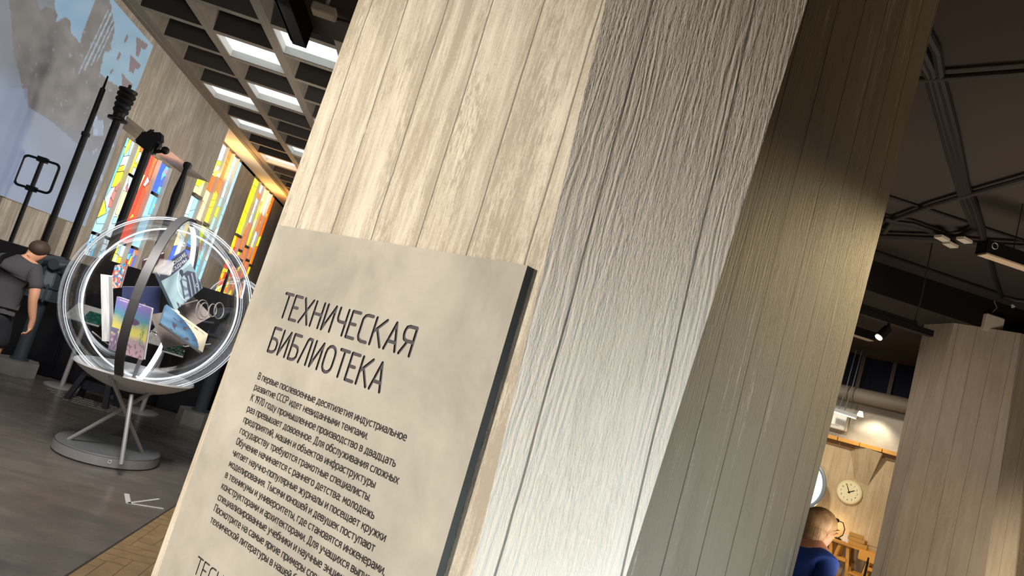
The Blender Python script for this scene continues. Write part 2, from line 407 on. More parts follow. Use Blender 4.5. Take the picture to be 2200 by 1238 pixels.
o = bpy.data.objects.new('floor', me); COL.objects.link(o); struct(o)
boxs('floor', (-1.36, -4, -.1), (12, 30, 0), mat('oak_floor_joint', C(96, 76, 50), .6))
mb = MB(); mb.box((-1.36, 8, .0015), (.012, 20, .003)); struct(mb.build('trim_1', mat('thin_dark_joint_strip', C(48, 44, 40), .5)))

HALL0 = set(COL.objects)
XW, XG = -5.2, -5.75
# left wall: boarded front panel carrying the projection, open above the stained glass beyond
boxs('wall_left', (-5.75, 2, 3.73), (XW, 15.32, 5.3), M['wallboard'])
mb = MB(); mb.hexa([V((XW, 11.05, 3.73)), V((XG, 11.05, 3.84)), V((XG, 15.32, 3.84)), V((XW, 15.32, 3.73))], [V((XW, 11.05, 3.72)), V((XG, 11.05, 3.72)), V((XG, 15.32, 3.72)), V((XW, 15.32, 3.72))])
boxs('wall_left', (-5.75, 2, 0), (XW, 11.05, 3.73), M['wallboard'])
boxs('trim_2', (-5.21, 10.05, 0), (-5.12, 10.35, 1.94), M['beam'])
# glass wall behind it, pieces between the windows
GW = -5.95
for y0, y1, z0, z1 in ((11.05, 12.48, 0, 5), (12.48, 14.72, 0, 1.55), (12.48, 14.72, 3.66, 5), (14.72, 16.15, 0, 5), (16.15, 18.7, 0, .95), (18.7, 20.2, 0, 5), (20.2, 22.95, 0, 1.4), (22.95, 25, 0, 5)):
    boxs('wall_left', (GW, y0, z0), (XG, y1, z1), M['wallboard'])
boxs('wall_left', (-6.4, 11.0, 0), (-6.35, 25, 5.2), M['void'])
boxs('wall_left', (GW, 15.32, 4.93), (XG, 25, 5.4), M['beam'])
boxs('ceiling', (XG, 15.32, 5.0), (-5.11, 25, 5.3), mat('recess_plaster', C(196, 186, 170), .8))
boxs('wall_back', (-7, 25, 0), (12, 25.2, 5.5), M['void'])
boxs('trim_3', (-5.22, 2, 4.985), (-5.11, 25, 5.1), M['beam'])

# coffered ceiling: long beams, cross beams and the dark deck above
CX = [-5.03, -4.035, -3.05, -2.06, -1.07, -.08, .9]
CY = [9.865+.895*i for i in range(-9, 17)]
boxs('ceiling', (-5.3, 1.5, 5.32), (3, 25, 5.4), M['void'])
for x in CX: boxs('ceiling_beam', (x-.07, 1.5, 5.0), (x+.07, 25, 5.32), M['beam'])
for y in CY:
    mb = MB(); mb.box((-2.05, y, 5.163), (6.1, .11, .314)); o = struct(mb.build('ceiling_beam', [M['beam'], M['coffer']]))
    for p in o.data.polygons: p.material_index = 1 if abs(p.normal.y) > .5 else 0  # cross-beam sides get a darker colour that imitates shade
mb = MB(); mb.tube([(-4.9+.93*k/8, 9.42+.02*math.sin(k), 5.2) for k in range(9)], .008, 6)
tag(mb.build('cable', mat('copper_red_cable', C(150, 90, 80), .5)), 'thin reddish cable strung across a dark coffer near the black rail', 'cable')
# lit panels (col index, row index counted from y = 9.92)
where = {(1, 0): 'second column from the wall, nearest one', (2, -1): 'largest one, cut by the big pillar edge',
         (0, 3): 'column beside the wall, nearest one', (1, 2): 'second column, behind the nearest one',
         (0, 5): 'column beside the wall, second one', (0, 8): 'column beside the wall, farthest one',
         (1, 6): 'second column, half behind the pillar edge', (2, 3): 'third column, behind the pillar', (2, 6): 'third column, far end'}
for (c, r), txt in where.items():
    x0, x1 = CX[c]+.07, CX[c+1]-.07; y0, y1 = 9.92+.895*r+.01, 9.92+.895*r+.775
    t = empty('ceiling_light', ((x0+x1)/2, (y0+y1)/2, 5.0), 'glowing white panel in the coffers, '+txt, 'ceiling light', 'lit panels in the coffered ceiling')
    b = .012
    mb = MB()
    for lo, hi in (((x0, y0, 5.01), (x0+b, y1, 5.13)), ((x1-b, y0, 5.01), (x1, y1, 5.13)), ((x0, y0, 5.01), (x1, y0+b, 5.13)), ((x0, y1-b, 5.01), (x1, y1, 5.13))):
        mb.box([(p+q)/2 for p, q in zip(lo, hi)], [q-p for p, q in zip(lo, hi)])
    mb.build('frame', M['frame_lit'], t)
    mb = MB(); mb.box(((x0+x1)/2, (y0+y1)/2, 5.125), (x1-x0-.02, y1-y0-.02, .02)); mb.build('diffuser', M['sky'], t)

HALL = [o for o in COL.objects if o not in HALL0]; HALL0 = set(COL.objects)
# low dark ceiling over the library side
boxs('ceiling', (-1.5, -4, 3.6), (12, 5.13, 6), M['dark'])
boxs('ceiling', (1.0, 5.13, 3.6), (12, 6.03, 6), M['dark'])
boxs('ceiling', (1.0, 6.03, 3.31), (12, 9.3, 6), M['dark'])
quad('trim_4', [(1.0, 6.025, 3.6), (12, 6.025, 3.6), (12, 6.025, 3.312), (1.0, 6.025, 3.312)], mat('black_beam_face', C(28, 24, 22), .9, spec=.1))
boxs('wall_right', (11.8, -4, 0), (12, 16, 3.6), M['dark'])
boxs('wall_front', (-9, -4.2, 0), (12, -4, 5.4), M['dark'])
# far library wall at forty-five degrees
k2 = 15.5
def W2(u, z, k=k2): return V(((k+u)/2, (k-u)/2, z))   # u = x - y along the wall
mb = MB(); mb.face([W2(-9, 0), W2(3, 0), W2(3, 2.06), W2(-9, 2.06)]); struct(mb.build('wall_back', M['wallwarm'], fix=False))
mb = MB(); mb.face([W2(-9, 2.06), W2(3, 2.06), W2(3, 2.8), W2(-9, 2.8)]); struct(mb.build('wall_back', M['plaster'], fix=False))
mb = MB(); mb.face([W2(-9, 2.8), W2(3, 2.8), W2(3, 4.2), W2(-9, 4.2)]); struct(mb.build('wall_back', M['void'], fix=False))
# folded concrete facets on that wall: a tapering fold that stands proud at the top
fA, fB, fC, fD, fE = [PD(x, y, k2) for x, y in ((1826, 958), (1868, 966), (1900, 977), (1836, 1032), (1864, 1044))]
nf = V((-1, -1, 0)).normalized(); fB2, fC2 = fB+nf*.20, fC+nf*.17
for pts in ((fA, fB2, fD), (fB2, fC2, fE, fD), (fC2, fC, fE), (fA, fB, fC, fC2, fB2)):
    mb = MB(); mb.face(pts); struct(mb.build('wall_back', M['wallwarm'], fix=False))
fF = [PD(x, y, k2) for x, y in ((1864, 1044), (1935, 1000), (1925, 1190), (1846, 1165))]
mb = MB(); q4 = [fF[0]+nf*.012, fF[1]+nf*.012, fF[2]+nf*.012, fF[3]+nf*.012]; mb.hexa(q4, fF); struct(mb.build('wall_back', M['wallwarm']))
# horizontal grey duct and dark transom window above the wall
t = empty('window_4', W2(-3, 2.85), kind='structure')
mb = MB(); mb.face([W2(-9, 2.86, 15.44), W2(3, 2.86, 15.44), W2(3, 3.3, 15.44), W2(-9, 3.3, 15.44)]); mb.build('pane', mat('night_blue_glass', C(14, 16, 26), .85, spec=.1), t, fix=False)
for u in (-5.0, -3.25, -2.68, -1.2):
    mb = MB(); mb.box(W2(u, 3.07, 15.40), (.05, .05, .5), -pi/4); mb.build('frame', M['dark'], t)
mb = MB(); mb.tube([W2(-8, 2.70, 14.9), W2(3, 2.74, 14.9)], .10, 16)
tag(mb.build('duct', mat('grey_duct', C(92, 84, 74), .7), smooth=True), 'grey round duct running along the top of the far library wall', 'duct')

# ------------------------------------------------------------------ pillars
def pillar(name, e, zt, mats, label, group=None, rl=None):
    """e: four corner lines as ((x,y) per metre) functions of z, seen side; closed at the back"""
    def ring(z):
        p = [V((f(z)[0], f(z)[1], z)) for f in e]
        cw = (p[2]-p[1]).length
        p5 = p[3]+V((0, cw, 0)); p8 = p[0]+V((0, cw, 0))
        d = V((-1, 1, 0)).normalized(); L = (p[1]-p[0]).length
        p6 = p5+d*L; p7 = p8+(p5-p[3])*0+V((1, 1, 0)).normalized()*((p6-p8).dot(V((1, 1, 0)).normalized()))
        return p+[p5, p6, p7, p8]
    N = 24; zs = [zt*i/N for i in range(N+1)]; R = [ring(z) for z in zs]
    mb = MB(); n = 8
    for i in range(N):
        for k in range(n):
            mb.mi = mats[k]; mb.face([R[i][k], R[i][(k+1) % n], R[i+1][(k+1) % n], R[i+1][k]])
    mb.mi = 0; mb.face(R[-1]); mb.face(R[0][::-1])
    return R, mb
def line(p, q):
    p, q = V(p), V(q); return lambda z: (p.x+(q.x-p.x)*(z-p.z)/(q.z-p.z), p.y+(q.y-p.y)*(z-p.z)/(q.z-p.z))
K = 1.4
rp = ((.568-1.417)*.875)
e1 = line(PD(770, 0, K), PD(324, 1238, K)); e2 = line(PD(1302, 0, K), PD(1022, 1200, K))
R3 = lambda x, y: P(x, y, (1, -1, 0), rp)
e3 = line(R3(1735, 0), R3(1345, 1238)); e4 = line(R3(2018, 0), R3(1702, 1238))
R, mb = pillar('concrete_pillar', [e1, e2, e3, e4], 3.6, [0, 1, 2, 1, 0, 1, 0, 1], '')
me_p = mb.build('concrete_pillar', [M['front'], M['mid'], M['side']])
tag(me_p, 'big board-marked concrete pillar in the foreground, carrying the engraved sign', 'pillar')
# the second pillar
K2 = 11.0
g1 = line(PD(2049.6, 696, K2), PD(1904, 1215, K2)); g2 = line(PD(2193, 719, K2), PD(2119, 1215, K2))
def gl(p0, p1, n, q):
    d = p0-p1; nn = d.cross(V(n)).normalized(); return P(*q, nn, nn.dot(p0))
A2, C2 = PD(2049.6, 696, K2), PD(1904, 1215, K2); B2, D2 = PD(2193, 719, K2), PD(2119, 1215, K2)
g0 = line(gl(A2, C2, (0, 1, 0), (1985, 702)), gl(A2, C2, (0, 1, 0), (1880, 1196)))
g3 = line(gl(B2, D2, (1, 0, 0), (2210, 940)), gl(B2, D2, (1, 0, 0), (2178, 1238)))
def ring2(z):
    p = [V((f(z)[0], f(z)[1], z)) for f in (g0, g1, g2, g3)]
    s = V((1, 1, 0)).normalized(); a = p[3]+s*.75; b = p[0]+s*.75
    return p+[a, a+V((0, .2, 0)), b+V((.2, 0, 0)), b]
mb = MB(); zz = [0, 3.31]; RR = [ring2(z) for z in zz]
for i in range(1):
    for k in range(8): mb.face([RR[i][k], RR[i][(k+1) % 8], RR[i+1][(k+1) % 8], RR[i+1][k]])
mb.face(RR[-1]); mb.face(RR[0][::-1])
tag(mb.build('concrete_pillar', M['pillar2']), 'farther board-marked concrete pillar on the right under the dark ceiling beam', 'pillar')

# ------------------------------------------------------------------ engraved sign
EX, EZ, NF = V((1, -1, 0)).normalized(), V((0, 0, 1)), V((-1, -1, 0)).normalized()
TH = .02
def SG(u, z, d=0.0):                      # sign front coordinates (u along the face, measured height)
    k = (K-TH*math.sqrt(2))/K; u, z = u*k, 1.6+(z-1.6)*k
    return V((K/2, K/2, 0))+NF*TH+EX*u+V((0, 0, z))+NF*d
sign = empty('wall_sign', SG(-1.19, .35), 'grey concrete sign slab with engraved Russian text on the front of the big pillar', 'sign')
mb = MB(); mb.hexa([SG(-1.597, .35), SG(-.785, .35), SG(-.785, 1.803), SG(-1.597, 1.803)], [SG(-1.597, .35, -.0195), SG(-.785, .35, -.0195), SG(-.785, 1.803, -.0195), SG(-1.597, 1.803, -.0195)])
slab = mb.build('slab', [M['slab'], M['groove'], M['slabedge']], sign)
GL = {  # single-stroke capitals in a 1-high box: (advance, strokes)
 'Т': (.44, [[(0, 1), (.40, 1)], [(.20, 1), (.20, 0)]]), 'Е': (.40, [[(.34, 1), (0, 1), (0, 0), (.34, 0)], [(0, .52), (.26, .52)]]),
 'Х': (.48, [[(0, 0), (.42, 1)], [(.0, 1), (.42, 0)]]), 'Н': (.46, [[(0, 0), (0, 1)], [(.38, 0), (.38, 1)], [(0, .52), (.38, .52)]]),
 'И': (.48, [[(0, 1), (0, 0), (.38, 1), (.38, 0)]]), 'Ч': (.46, [[(0, 1), (0, .62), (.04, .52), (.12, .48), (.38, .48)], [(.38, 1), (.38, 0)]]),
 'С': (.44, [[(.38, 1), (.16, 1), (.06, .95), (0, .82), (0, .18), (.06, .05), (.16, 0), (.38, 0)]]), 'К': (.48, [[(0, 0), (0, 1)], [(.42, 1), (.0, .46)], [(.13, .6), (.42, 0)]]),
 'А': (.50, [[(0, 0), (.22, 1), (.44, 0)], [(.08, .3), (.37, .3)]]), 'Я': (.46, [[(.40, 0), (.40, 1), (.14, 1), (.04, .95), (0, .82), (0, .66), (.04, .53), (.14, .48), (.40, .48)], [(.2, .48), (0, 0)]]),
 'Б': (.45, [[(.36, 1), (0, 1), (0, 0), (.2, 0), (.32, .05), (.38, .16), (.38, .40), (.32, .52), (.2, .56), (0, .56)]]),
 'Л': (.48, [[(0, 0), (.17, .92), (.22, 1), (.38, 1), (.38, 0)]]), 'О': (.52, [[(.2, 1), (.1, .96), (.02, .84), (0, .68), (0, .32), (.02, .16), (.1, .04), (.2, 0), (.24, 0), (.34, .04), (.42, .16), (.44, .32), (.44, .68), (.42, .84), (.34, .96), (.24, 1), (.2, 1)]]),
 'Э': (.4, []), 'T': (.44, [[(0, 1), (.40, 1)], [(.20, 1), (.20, 0)]]), 'E': (.40, [[(.34, 1), (0, 1), (0, 0), (.34, 0)], [(0, .52), (.26, .52)]]),
 'C': (.44, [[(.38, 1), (.16, 1), (.06, .95), (0, .82), (0, .18), (.06, .05), (.16, 0), (.38, 0)]]), 'H': (.46, [[(0, 0), (0, 1)], [(.38, 0), (.38, 1)], [(0, .52), (.38, .52)]]),
 'N': (.48, [[(0, 0), (0, 1), (.38, 0), (.38, 1)]]), 'I': (.1, [[(0, 0), (0, 1)]]), 'A': (.50, [[(0, 0), (.22, 1), (.44, 0)], [(.08, .3), (.37, .3)]]), 'L': (.38, [[(0, 1), (0, 0), (.32, 0)]])}
cut = MB()
def engrave(s, u0, u1, z0, h, r, gap=.10):
    tot = sum(GL[c][0] for c in s)+gap*(len(s)-1); last = GL[s[-1]]; k = (u1-u0)/(tot-.05); x = 0
    for c in s:
        adv, st = GL[c]
        for pl in st:
            for (xa, za), (xb, zb) in zip(pl, pl[1:]):
                a = V((u0+(x+xa)*k, z0+za*h)); b = V((u0+(x+xb)*k, z0+zb*h)); d = (b-a).normalized(); n = V((-d.y, d.x))
                if (b-a).length < 1e-6: continue
                poly = []
                for sgn, cen in ((1, b), (-1, a)):
                    for q in range(5):
                        an = math.radians(90-45*q) if sgn == 1 else math.radians(270-45*q)
                        poly.append(cen+(d*math.cos(an)+n*math.sin(an))*r)
                cut.prism([SG(p.x, p.y, .004) for p in poly], NF*(-.0068))
        x += adv+gap
engrave('ТЕХНИЧЕСКАЯ', -1.466, -1.006, 1.585, .0565, .0037)
engrave('БИБЛИОТЕКА', -1.464, -1.056, 1.4995, .0565, .0037)
engrave('TECHNICAL', -1.462, -1.215, .977, .0355, .0019)
cutter = cut.build('cutter', M['groove'])
cm = cutter.data; cm.transform(Matrix.Translation(cutter.location)); cutter.location = (0, 0, 0)
sm = slab.data
md = slab.modifiers.new('cut', 'BOOLEAN'); md.object = cutter; md.solver = 'EXACT'; md.use_self = True
slab.parent = None; bpy.context.view_layer.update()
nm = bpy.data.meshes.new_from_object(slab.evaluated_get(bpy.context.evaluated_depsgraph_get()))
slab.modifiers.clear(); slab.data = nm; slab.parent = sign; slab.matrix_parent_inverse = pmat(sign).inverted()
bpy.data.objects.remove(cutter)
nm.materials.clear()
for q in (M['slab'], M['groove'], M['slabedge']): nm.materials.append(q)
d0 = NF.dot(SG(0, 0))
for p in nm.polygons:
    c = NF.dot(p.center)-d0
    if c > -.0004: p.material_index = 0
    elif p.area > .004: p.material_index = 2 if abs(p.normal.dot(EX)) > .7 and p.normal.dot(EX) > 0 else 0
    else: p.material_index = 1
BODY = ['В первые послевоенные десятилетия индустриальное', 'развитие СССР идет невиданными темпами.', 'К 1970 году промышленное производство в двадцать',
 'раз превышает довоенное. Для обслуживания сложных', 'предприятий, машин и объектов инфраструктуры', 'государству требуются грамотные специалисты.',
 'Обучение начинается с раннего детства: молодежь', 'читает научно-популярные журналы и посещает кружки', 'моделирования. Тысячи юношей и девушек поступают',
 'в техникумы и университеты, где становятся инженерами,', 'конструкторами и архитекторами. Для учащихся выпускают', 'специализированные учебники и научные энциклопедии.',
 'Посмотрите на самые яркие примеры советской', 'технической литературы в нашей библиотеке.']
def el(x, w_, h0=0, h1=.7): return [(x+w_/2+w_/2*math.copysign(abs(math.cos(a))**.75, math.cos(a)), (h0+h1)/2+(h1-h0)/2*math.copysign(abs(math.sin(a))**.75, math.sin(a))) for a in [2*pi*k/16 for k in range(17)]]
LC = {'а': (.38, [[(.05, .65), (.2, .7), (.32, .66), (.38, .54), (.38, 0)], [(.38, .42), (.16, .42), (.03, .34), (0, .2), (.04, .06), (.16, 0), (.3, .05), (.38, .14)]]),
 'б': (.39, [el(0, .39, 0, .66), [(.36, 1), (.18, .93), (.06, .82), (0, .6), (0, .33)]]), 'в': (.36, [[(0, 0), (0, .7), (.24, .7), (.33, .62), (.33, .46), (.24, .37), (0, .37)], [(.24, .37), (.36, .28), (.36, .09), (.26, 0), (0, 0)]]),
 'г': (.29, [[(0, 0), (0, .7), (.29, .7)]]), 'д': (.46, [[(.04, 0), (.1, .2), (.12, .7), (.38, .7), (.38, 0)], [(-.02, -.17), (-.02, 0), (.46, 0), (.46, -.17)]]),
 'е': (.38, [[(.01, .36), (.38, .36), (.38, .5), (.32, .65), (.2, .7), (.07, .65), (0, .5), (0, .2), (.07, .05), (.2, 0), (.35, .04)]]),
 'ж': (.56, [[(.28, 0), (.28, .7)], [(0, .7), (.24, .36), (0, 0)], [(.56, .7), (.32, .36), (.56, 0)], [(.22, .36), (.34, .36)]]), 'з': (.33, [[(0, .66), (.16, .7), (.3, .63), (.3, .45), (.2, .37), (.08, .37)], [(.2, .37), (.33, .28), (.33, .1), (.2, 0), (0, .05)]]),
 'и': (.37, [[(0, .7), (0, 0), (.37, .7), (.37, 0)]]), 'й': (.37, [[(0, .7), (0, 0), (.37, .7), (.37, 0)], [(.07, .94), (.185, .85), (.3, .94)]]), 'к': (.35, [[(0, 0), (0, .7)], [(.34, .7), (.02, .35)], [(.11, .44), (.36, 0)]]),
 'л': (.37, [[(-.02, 0), (.06, .08), (.1, .7), (.37, .7), (.37, 0)]]), 'м': (.48, [[(0, 0), (.05, .7), (.24, .2), (.43, .7), (.48, 0)]]), 'н': (.37, [[(0, 0), (0, .7)], [(.37, 0), (.37, .7)], [(0, .37), (.37, .37)]]),
 'о': (.40, [el(0, .40)]), 'п': (.36, [[(0, 0), (0, .7), (.36, .7), (.36, 0)]]), 'р': (.38, [[(0, -.25), (0, .7)], [(0, .6), (.1, .68), (.22, .7), (.33, .64), (.38, .48), (.38, .22), (.33, .06), (.2, 0), (0, .06)]]),
 'с': (.34, [[(.34, .66), (.2, .7), (.07, .65), (0, .5), (0, .2), (.07, .05), (.2, 0), (.34, .04)]]), 'т': (.36, [[(0, .7), (.36, .7)], [(.18, .7), (.18, 0)]]), 'у': (.37, [[(0, .7), (.19, .06)], [(.37, .7), (.15, -.17), (.02, -.24)]]),
 'ф': (.60, [[(.3, -.25), (.3, .98)], el(0, .60)]), 'х': (.36, [[(0, 0), (.36, .7)], [(0, .7), (.36, 0)]]), 'ц': (.43, [[(0, .7), (0, 0), (.43, 0), (.43, -.17)], [(.36, .7), (.36, 0)]]), 'ч': (.35, [[(0, .7), (0, .44), (.06, .33), (.35, .3)], [(.35, .7), (.35, 0)]]),
 'ш': (.54, [[(0, .7), (0, 0), (.54, 0), (.54, .7)], [(.27, .7), (.27, 0)]]), 'щ': (.6, [[(0, .7), (0, 0), (.6, 0), (.6, -.17)], [(.27, .7), (.27, 0)], [(.54, .7), (.54, 0)]]), 'ъ': (.42, [[(-.02, .7), (.1, .7), (.1, 0), (.3, 0), (.4, .08), (.42, .2), (.4, .33), (.3, .41), (.1, .41)]]),
 'ы': (.46, [[(0, .7), (0, 0), (.18, 0), (.28, .08), (.3, .2), (.28, .33), (.18, .41), (0, .41)], [(.46, .7), (.46, 0)]]), 'ь': (.34, [[(0, .7), (0, 0), (.2, 0), (.31, .08), (.34, .2), (.31, .33), (.2, .41), (0, .41)]]),
 'э': (.35, [[(0, .66), (.15, .7), (.28, .65), (.35, .5), (.35, .2), (.28, .05), (.15, 0), (0, .04)], [(.1, .36), (.35, .36)]]), 'ю': (.56, [[(0, 0), (0, .7)], [(0, .36), (.18, .36)], el(.18, .38)]), 'я': (.35, [[(.35, 0), (.35, .7), (.14, .7), (.03, .63), (.03, .45), (.14, .37), (.35, .37)], [(.16, .37), (0, 0)]]),
 'В': (.40, [[(0, 0), (0, 1), (.24, 1), (.36, .9), (.36, .63), (.24, .53), (0, .53)], [(.24, .53), (.4, .42), (.4, .1), (.28, 0), (0, 0)]]), 'К': (.42, [[(0, 0), (0, 1)], [(.4, 1), (.02, .46)], [(.12, .6), (.42, 0)]]), 'Д': (.52, [[(.06, 0), (.14, .4), (.15, 1), (.42, 1), (.42, 0)], [(-.02, -.18), (-.02, 0), (.52, 0), (.52, -.18)]]),
 'О': (.46, [el(0, .46, 0, 1)]), 'Т': (.42, [[(0, 1), (.42, 1)], [(.21, 1), (.21, 0)]]), 'П': (.42, [[(0, 0), (0, 1), (.42, 1), (.42, 0)]]), 'С': (.38, [[(.38, .95), (.22, 1), (.08, .93), (0, .75), (0, .25), (.08, .07), (.22, 0), (.38, .05)]]), 'Р': (.38, [[(0, 0), (0, 1), (.24, 1), (.38, .88), (.38, .6), (.24, .47), (0, .47)]]),
 '1': (.16, [[(0, .84), (.16, 1), (.16, 0)]]), '9': (.36, [el(0, .36, .42, 1), [(.36, .7), (.34, .35), (.2, 0)]]), '7': (.34, [[(0, 1), (.34, 1), (.12, 0)]]), '0': (.36, [el(0, .36, 0, 1)]), '.': (.02, [[(0, 0), (.02, .02)]]), ',': (.04, [[(.04, .03), (0, -.16)]]), ':': (.02, [[(0, 0), (.02, .02)], [(0, .55), (.02, .57)]]), '-': (.2, [[(0, .33), (.2, .33)]])}
GAPL, SPC = .17, .27
def width_of(s): return sum((SPC if c == ' ' else LC[c][0]+GAPL) for c in s)-GAPL
KB = .518/width_of(BODY[0])            # board units per letter unit
HB = .0150                             # capital height
for i, s in enumerate(BODY):
    mb = MB(); x = 0; u0, z0, r = -1.466+.00025*i, 1.4305-.02605*i, .00118
    for c in s:
        if c == ' ': x += SPC; continue
        for pl in LC[c][1]:
            pts = [V((u0+(x+a)*KB, z0+b*HB)) for a, b in pl]
            for a, b in zip(pts, pts[1:]):
                d = b-a
                if d.length < 1e-7: continue
                d.normalize(); n = V((-d.y, d.x))*r; e = d*r*.8
                mb.face([SG(p.x, p.y, .0005) for p in (a-e-n, b+e-n, b+e+n, a-e+n)])
        x += LC[c][0]+GAPL
    mb.build('text_line', M['ink'], sign, fix=False)
HALL0 = set(COL.objects)
# ------------------------------------------------------------------ projection on the wall
crowd = [(60, -60), (78, -5), (86, 22), (100, 15), (118, 20), (124, 32), (120, 48), (140, 36), (150, 44), (152, 70), (163, 80), (172, 95), (176, 75), (205, 0), (230, -30), (243, 40), (246, 62), (236, 108), (222, 142), (214, 158), (225, 150), (240, 175), (262, 190), (268, 230), (262, 300), (190, 330), (110, 260), (60, 230), (30, 120), (20, 0)]
bld = [(285, 52), (340, 100), (285, 205), (232, 172), (214, 158), (225, 110), (240, 115), (262, 70)]
wins = [[(293, 78), (318, 96), (312, 108), (304, 103), (297, 122), (292, 120)], [(280, 118), (303, 140), (297, 150), (291, 146), (287, 158), (277, 153)], [(262, 158), (286, 182), (282, 190), (262, 186)], [(272, 75), (277, 77), (270, 92), (266, 90)], [(256, 112), (261, 114), (254, 130), (250, 128)], [(240, 148), (244, 150), (239, 160), (235, 158)]]
def proj(s, t, p):
    x, y = pix(p); n1 = nz(x*.03, y*.03); n2 = nz(x*.012+5, y*.012); n3 = nz(x*.11, y*.11, 3)
    base = lerp(C(108, 116, 124), C(140, 156, 182), .5+.5*n2+(y-150)/420+(60-x)/300)
    sky_ = C(118, 162, 192)
    if x > 118 and y < 190 and not inpoly(x, y, crowd): base = lerp(sky_, C(136, 170, 196), .5+n1)
    if inpoly(x+4*n3, y+4*n3, crowd):
        base = lerp(C(92, 88, 86), C(124, 120, 118), .5+.8*n1)
        base = lerp(base, C(84, 80, 80), .5+.9*nz(x*.06, y*.045, 11)-.35)
        if nz(x*.11, y*.08, 8) > .46 and y > 60: base = lerp(base, C(150, 160, 172), min(.5, (nz(x*.11, y*.08, 8)-.46)*5))
        if y > 215: base = lerp(base, C(120, 126, 140), (y-215)/120)
        lx = x+y*.47          # bright tram-wire strokes
        for q, w_ in ((252, 2.0), (243, 1.2), (262, 1.4), (270, 1.1)):
            if abs(lx-q) < w_ and 20 < y < 160-(q-243): base = C(150, 172, 190)
    if inpoly(x+2*n3, y+2*n3, bld): base = lerp(C(122, 164, 190), C(142, 176, 200), .5+n1)
    for wpoly in wins:
        if inpoly(x, y, wpoly): base = C(112, 92, 96)
    if x > 200 and y > 245 and nz(x*.09, y*.05, 2) > .2: base = C(158, 172, 200)
    if 200 < x < 222 and 258 < y < 292: base = lerp(base, C(165, 185, 215), .6)
    if x < 70 and y < 190: base = lerp(base, C(104, 106, 104), .6*max(0, 1-abs(y-60)/140))
    if x < 60 and y > 190: base = lerp(base, C(138, 152, 184), .5)
    return base
t = empty('projection_screen', (XW+.02, 8.8, 1.955), 'large pale blue projected photograph of a crowd and buildings on the left wall', 'screen')
mb = MB(); grid(mb, (XW+.028, 6.6, 4.87), (XW+.028, 10.98, 4.87), (XW+.028, 6.6, 1.952), 260, 180, proj); mb.build('picture', M['projection'], t, paint=True)
mb = MB(); mb.box((XW+.012, 8.79, 3.411), (.026, 4.40, 2.93)); mb.build('backing', M['plaster'], t)

# ------------------------------------------------------------------ stained glass
def gp(x, y): q = PX(x, y, XG-.01); return (q.y, q.z)
def z3(x, y): return gp(180+x*.1696, 270+y*.1696)
def clip_rect(poly, y0, y1, z0, z1):
    for ax, lim, sg in ((0, y0, 1), (0, y1, -1), (1, z0, 1), (1, z1, -1)):
        out = []
        for i in range(len(poly)):
            a, b = poly[i-1], poly[i]; ia = (a[ax]-lim)*sg >= 0; ib = (b[ax]-lim)*sg >= 0
            if ia != ib:
                f = (lim-a[ax])/(b[ax]-a[ax]); out.append((a[0]+(b[0]-a[0])*f, a[1]+(b[1]-a[1])*f))
            if ib: out.append(b)
        poly = out
        if len(poly) < 3: return []
    return poly
def inset(poly, d):
    n = len(poly); ar = sum(poly[i-1][0]*poly[i][1]-poly[i][0]*poly[i-1][1] for i in range(n)); sg = 1 if ar > 0 else -1
    out = []
    for i in range(n):
        a, b, c = V(poly[i-1]), V(poly[i]), V(poly[(i+1) % n])
        d1 = (b-a); d2 = (c-b)
        if d1.length < 1e-5 or d2.length < 1e-5: continue
        d1.normalize(); d2.normalize(); n1 = V((-d1.y, d1.x))*sg; n2 = V((-d2.y, d2.x))*sg
        m_ = n1+n2; L_ = m_.length_squared
        if L_ < .1: out.append(b+n1*d); continue
        out.append(b+m_*(2*d/L_))
    return out
def split(poly, depth, ang=None):
    """cut a polygon again and again by lines, as leaded glass"""
    if depth == 0: return [poly]
    xs = [p[0] for p in poly]; ys = [p[1] for p in poly]; w_, h_ = max(xs)-min(xs), max(ys)-min(ys)
    if w_*h_ < .006: return [poly]
    c = (min(xs)+w_*random.uniform(.35, .65), min(ys)+h_*random.uniform(.35, .65))
    a = (0 if h_ > w_ else pi/2)+random.gauss(0, .35)+(pi/2 if random.random() < .22 else 0)
    n = (-math.sin(a), math.cos(a)); s = [((p[0]-c[0])*n[0]+(p[1]-c[1])*n[1]) for p in poly]
    A, B = [], []
    for i in range(len(poly)):
        p, q, sp, sq = poly[i-1], poly[i], s[i-1], s[i]
        if (sp > 0) != (sq > 0):
            f = sp/(sp-sq); x = (p[0]+(q[0]-p[0])*f, p[1]+(q[1]-p[1])*f); A.append(x); B.append(x)
        (A if sq > 0 else B).append(q)
    r = []
    for g in (A, B):
        if len(g) >= 3: r += split(g, depth-1)
    return r
Y1, Y2, OR, RD, WH, CY_, TQ, BL, LB, GR, PK, CR = C(255, 244, 0), C(250, 208, 20), C(255, 108, 0), C(246, 40, 8), C(208, 228, 236), C(158, 208, 226), C(120, 226, 214), C(40, 96, 226), C(96, 196, 240), C(206, 236, 30), C(214, 110, 104), C(252, 232, 170)
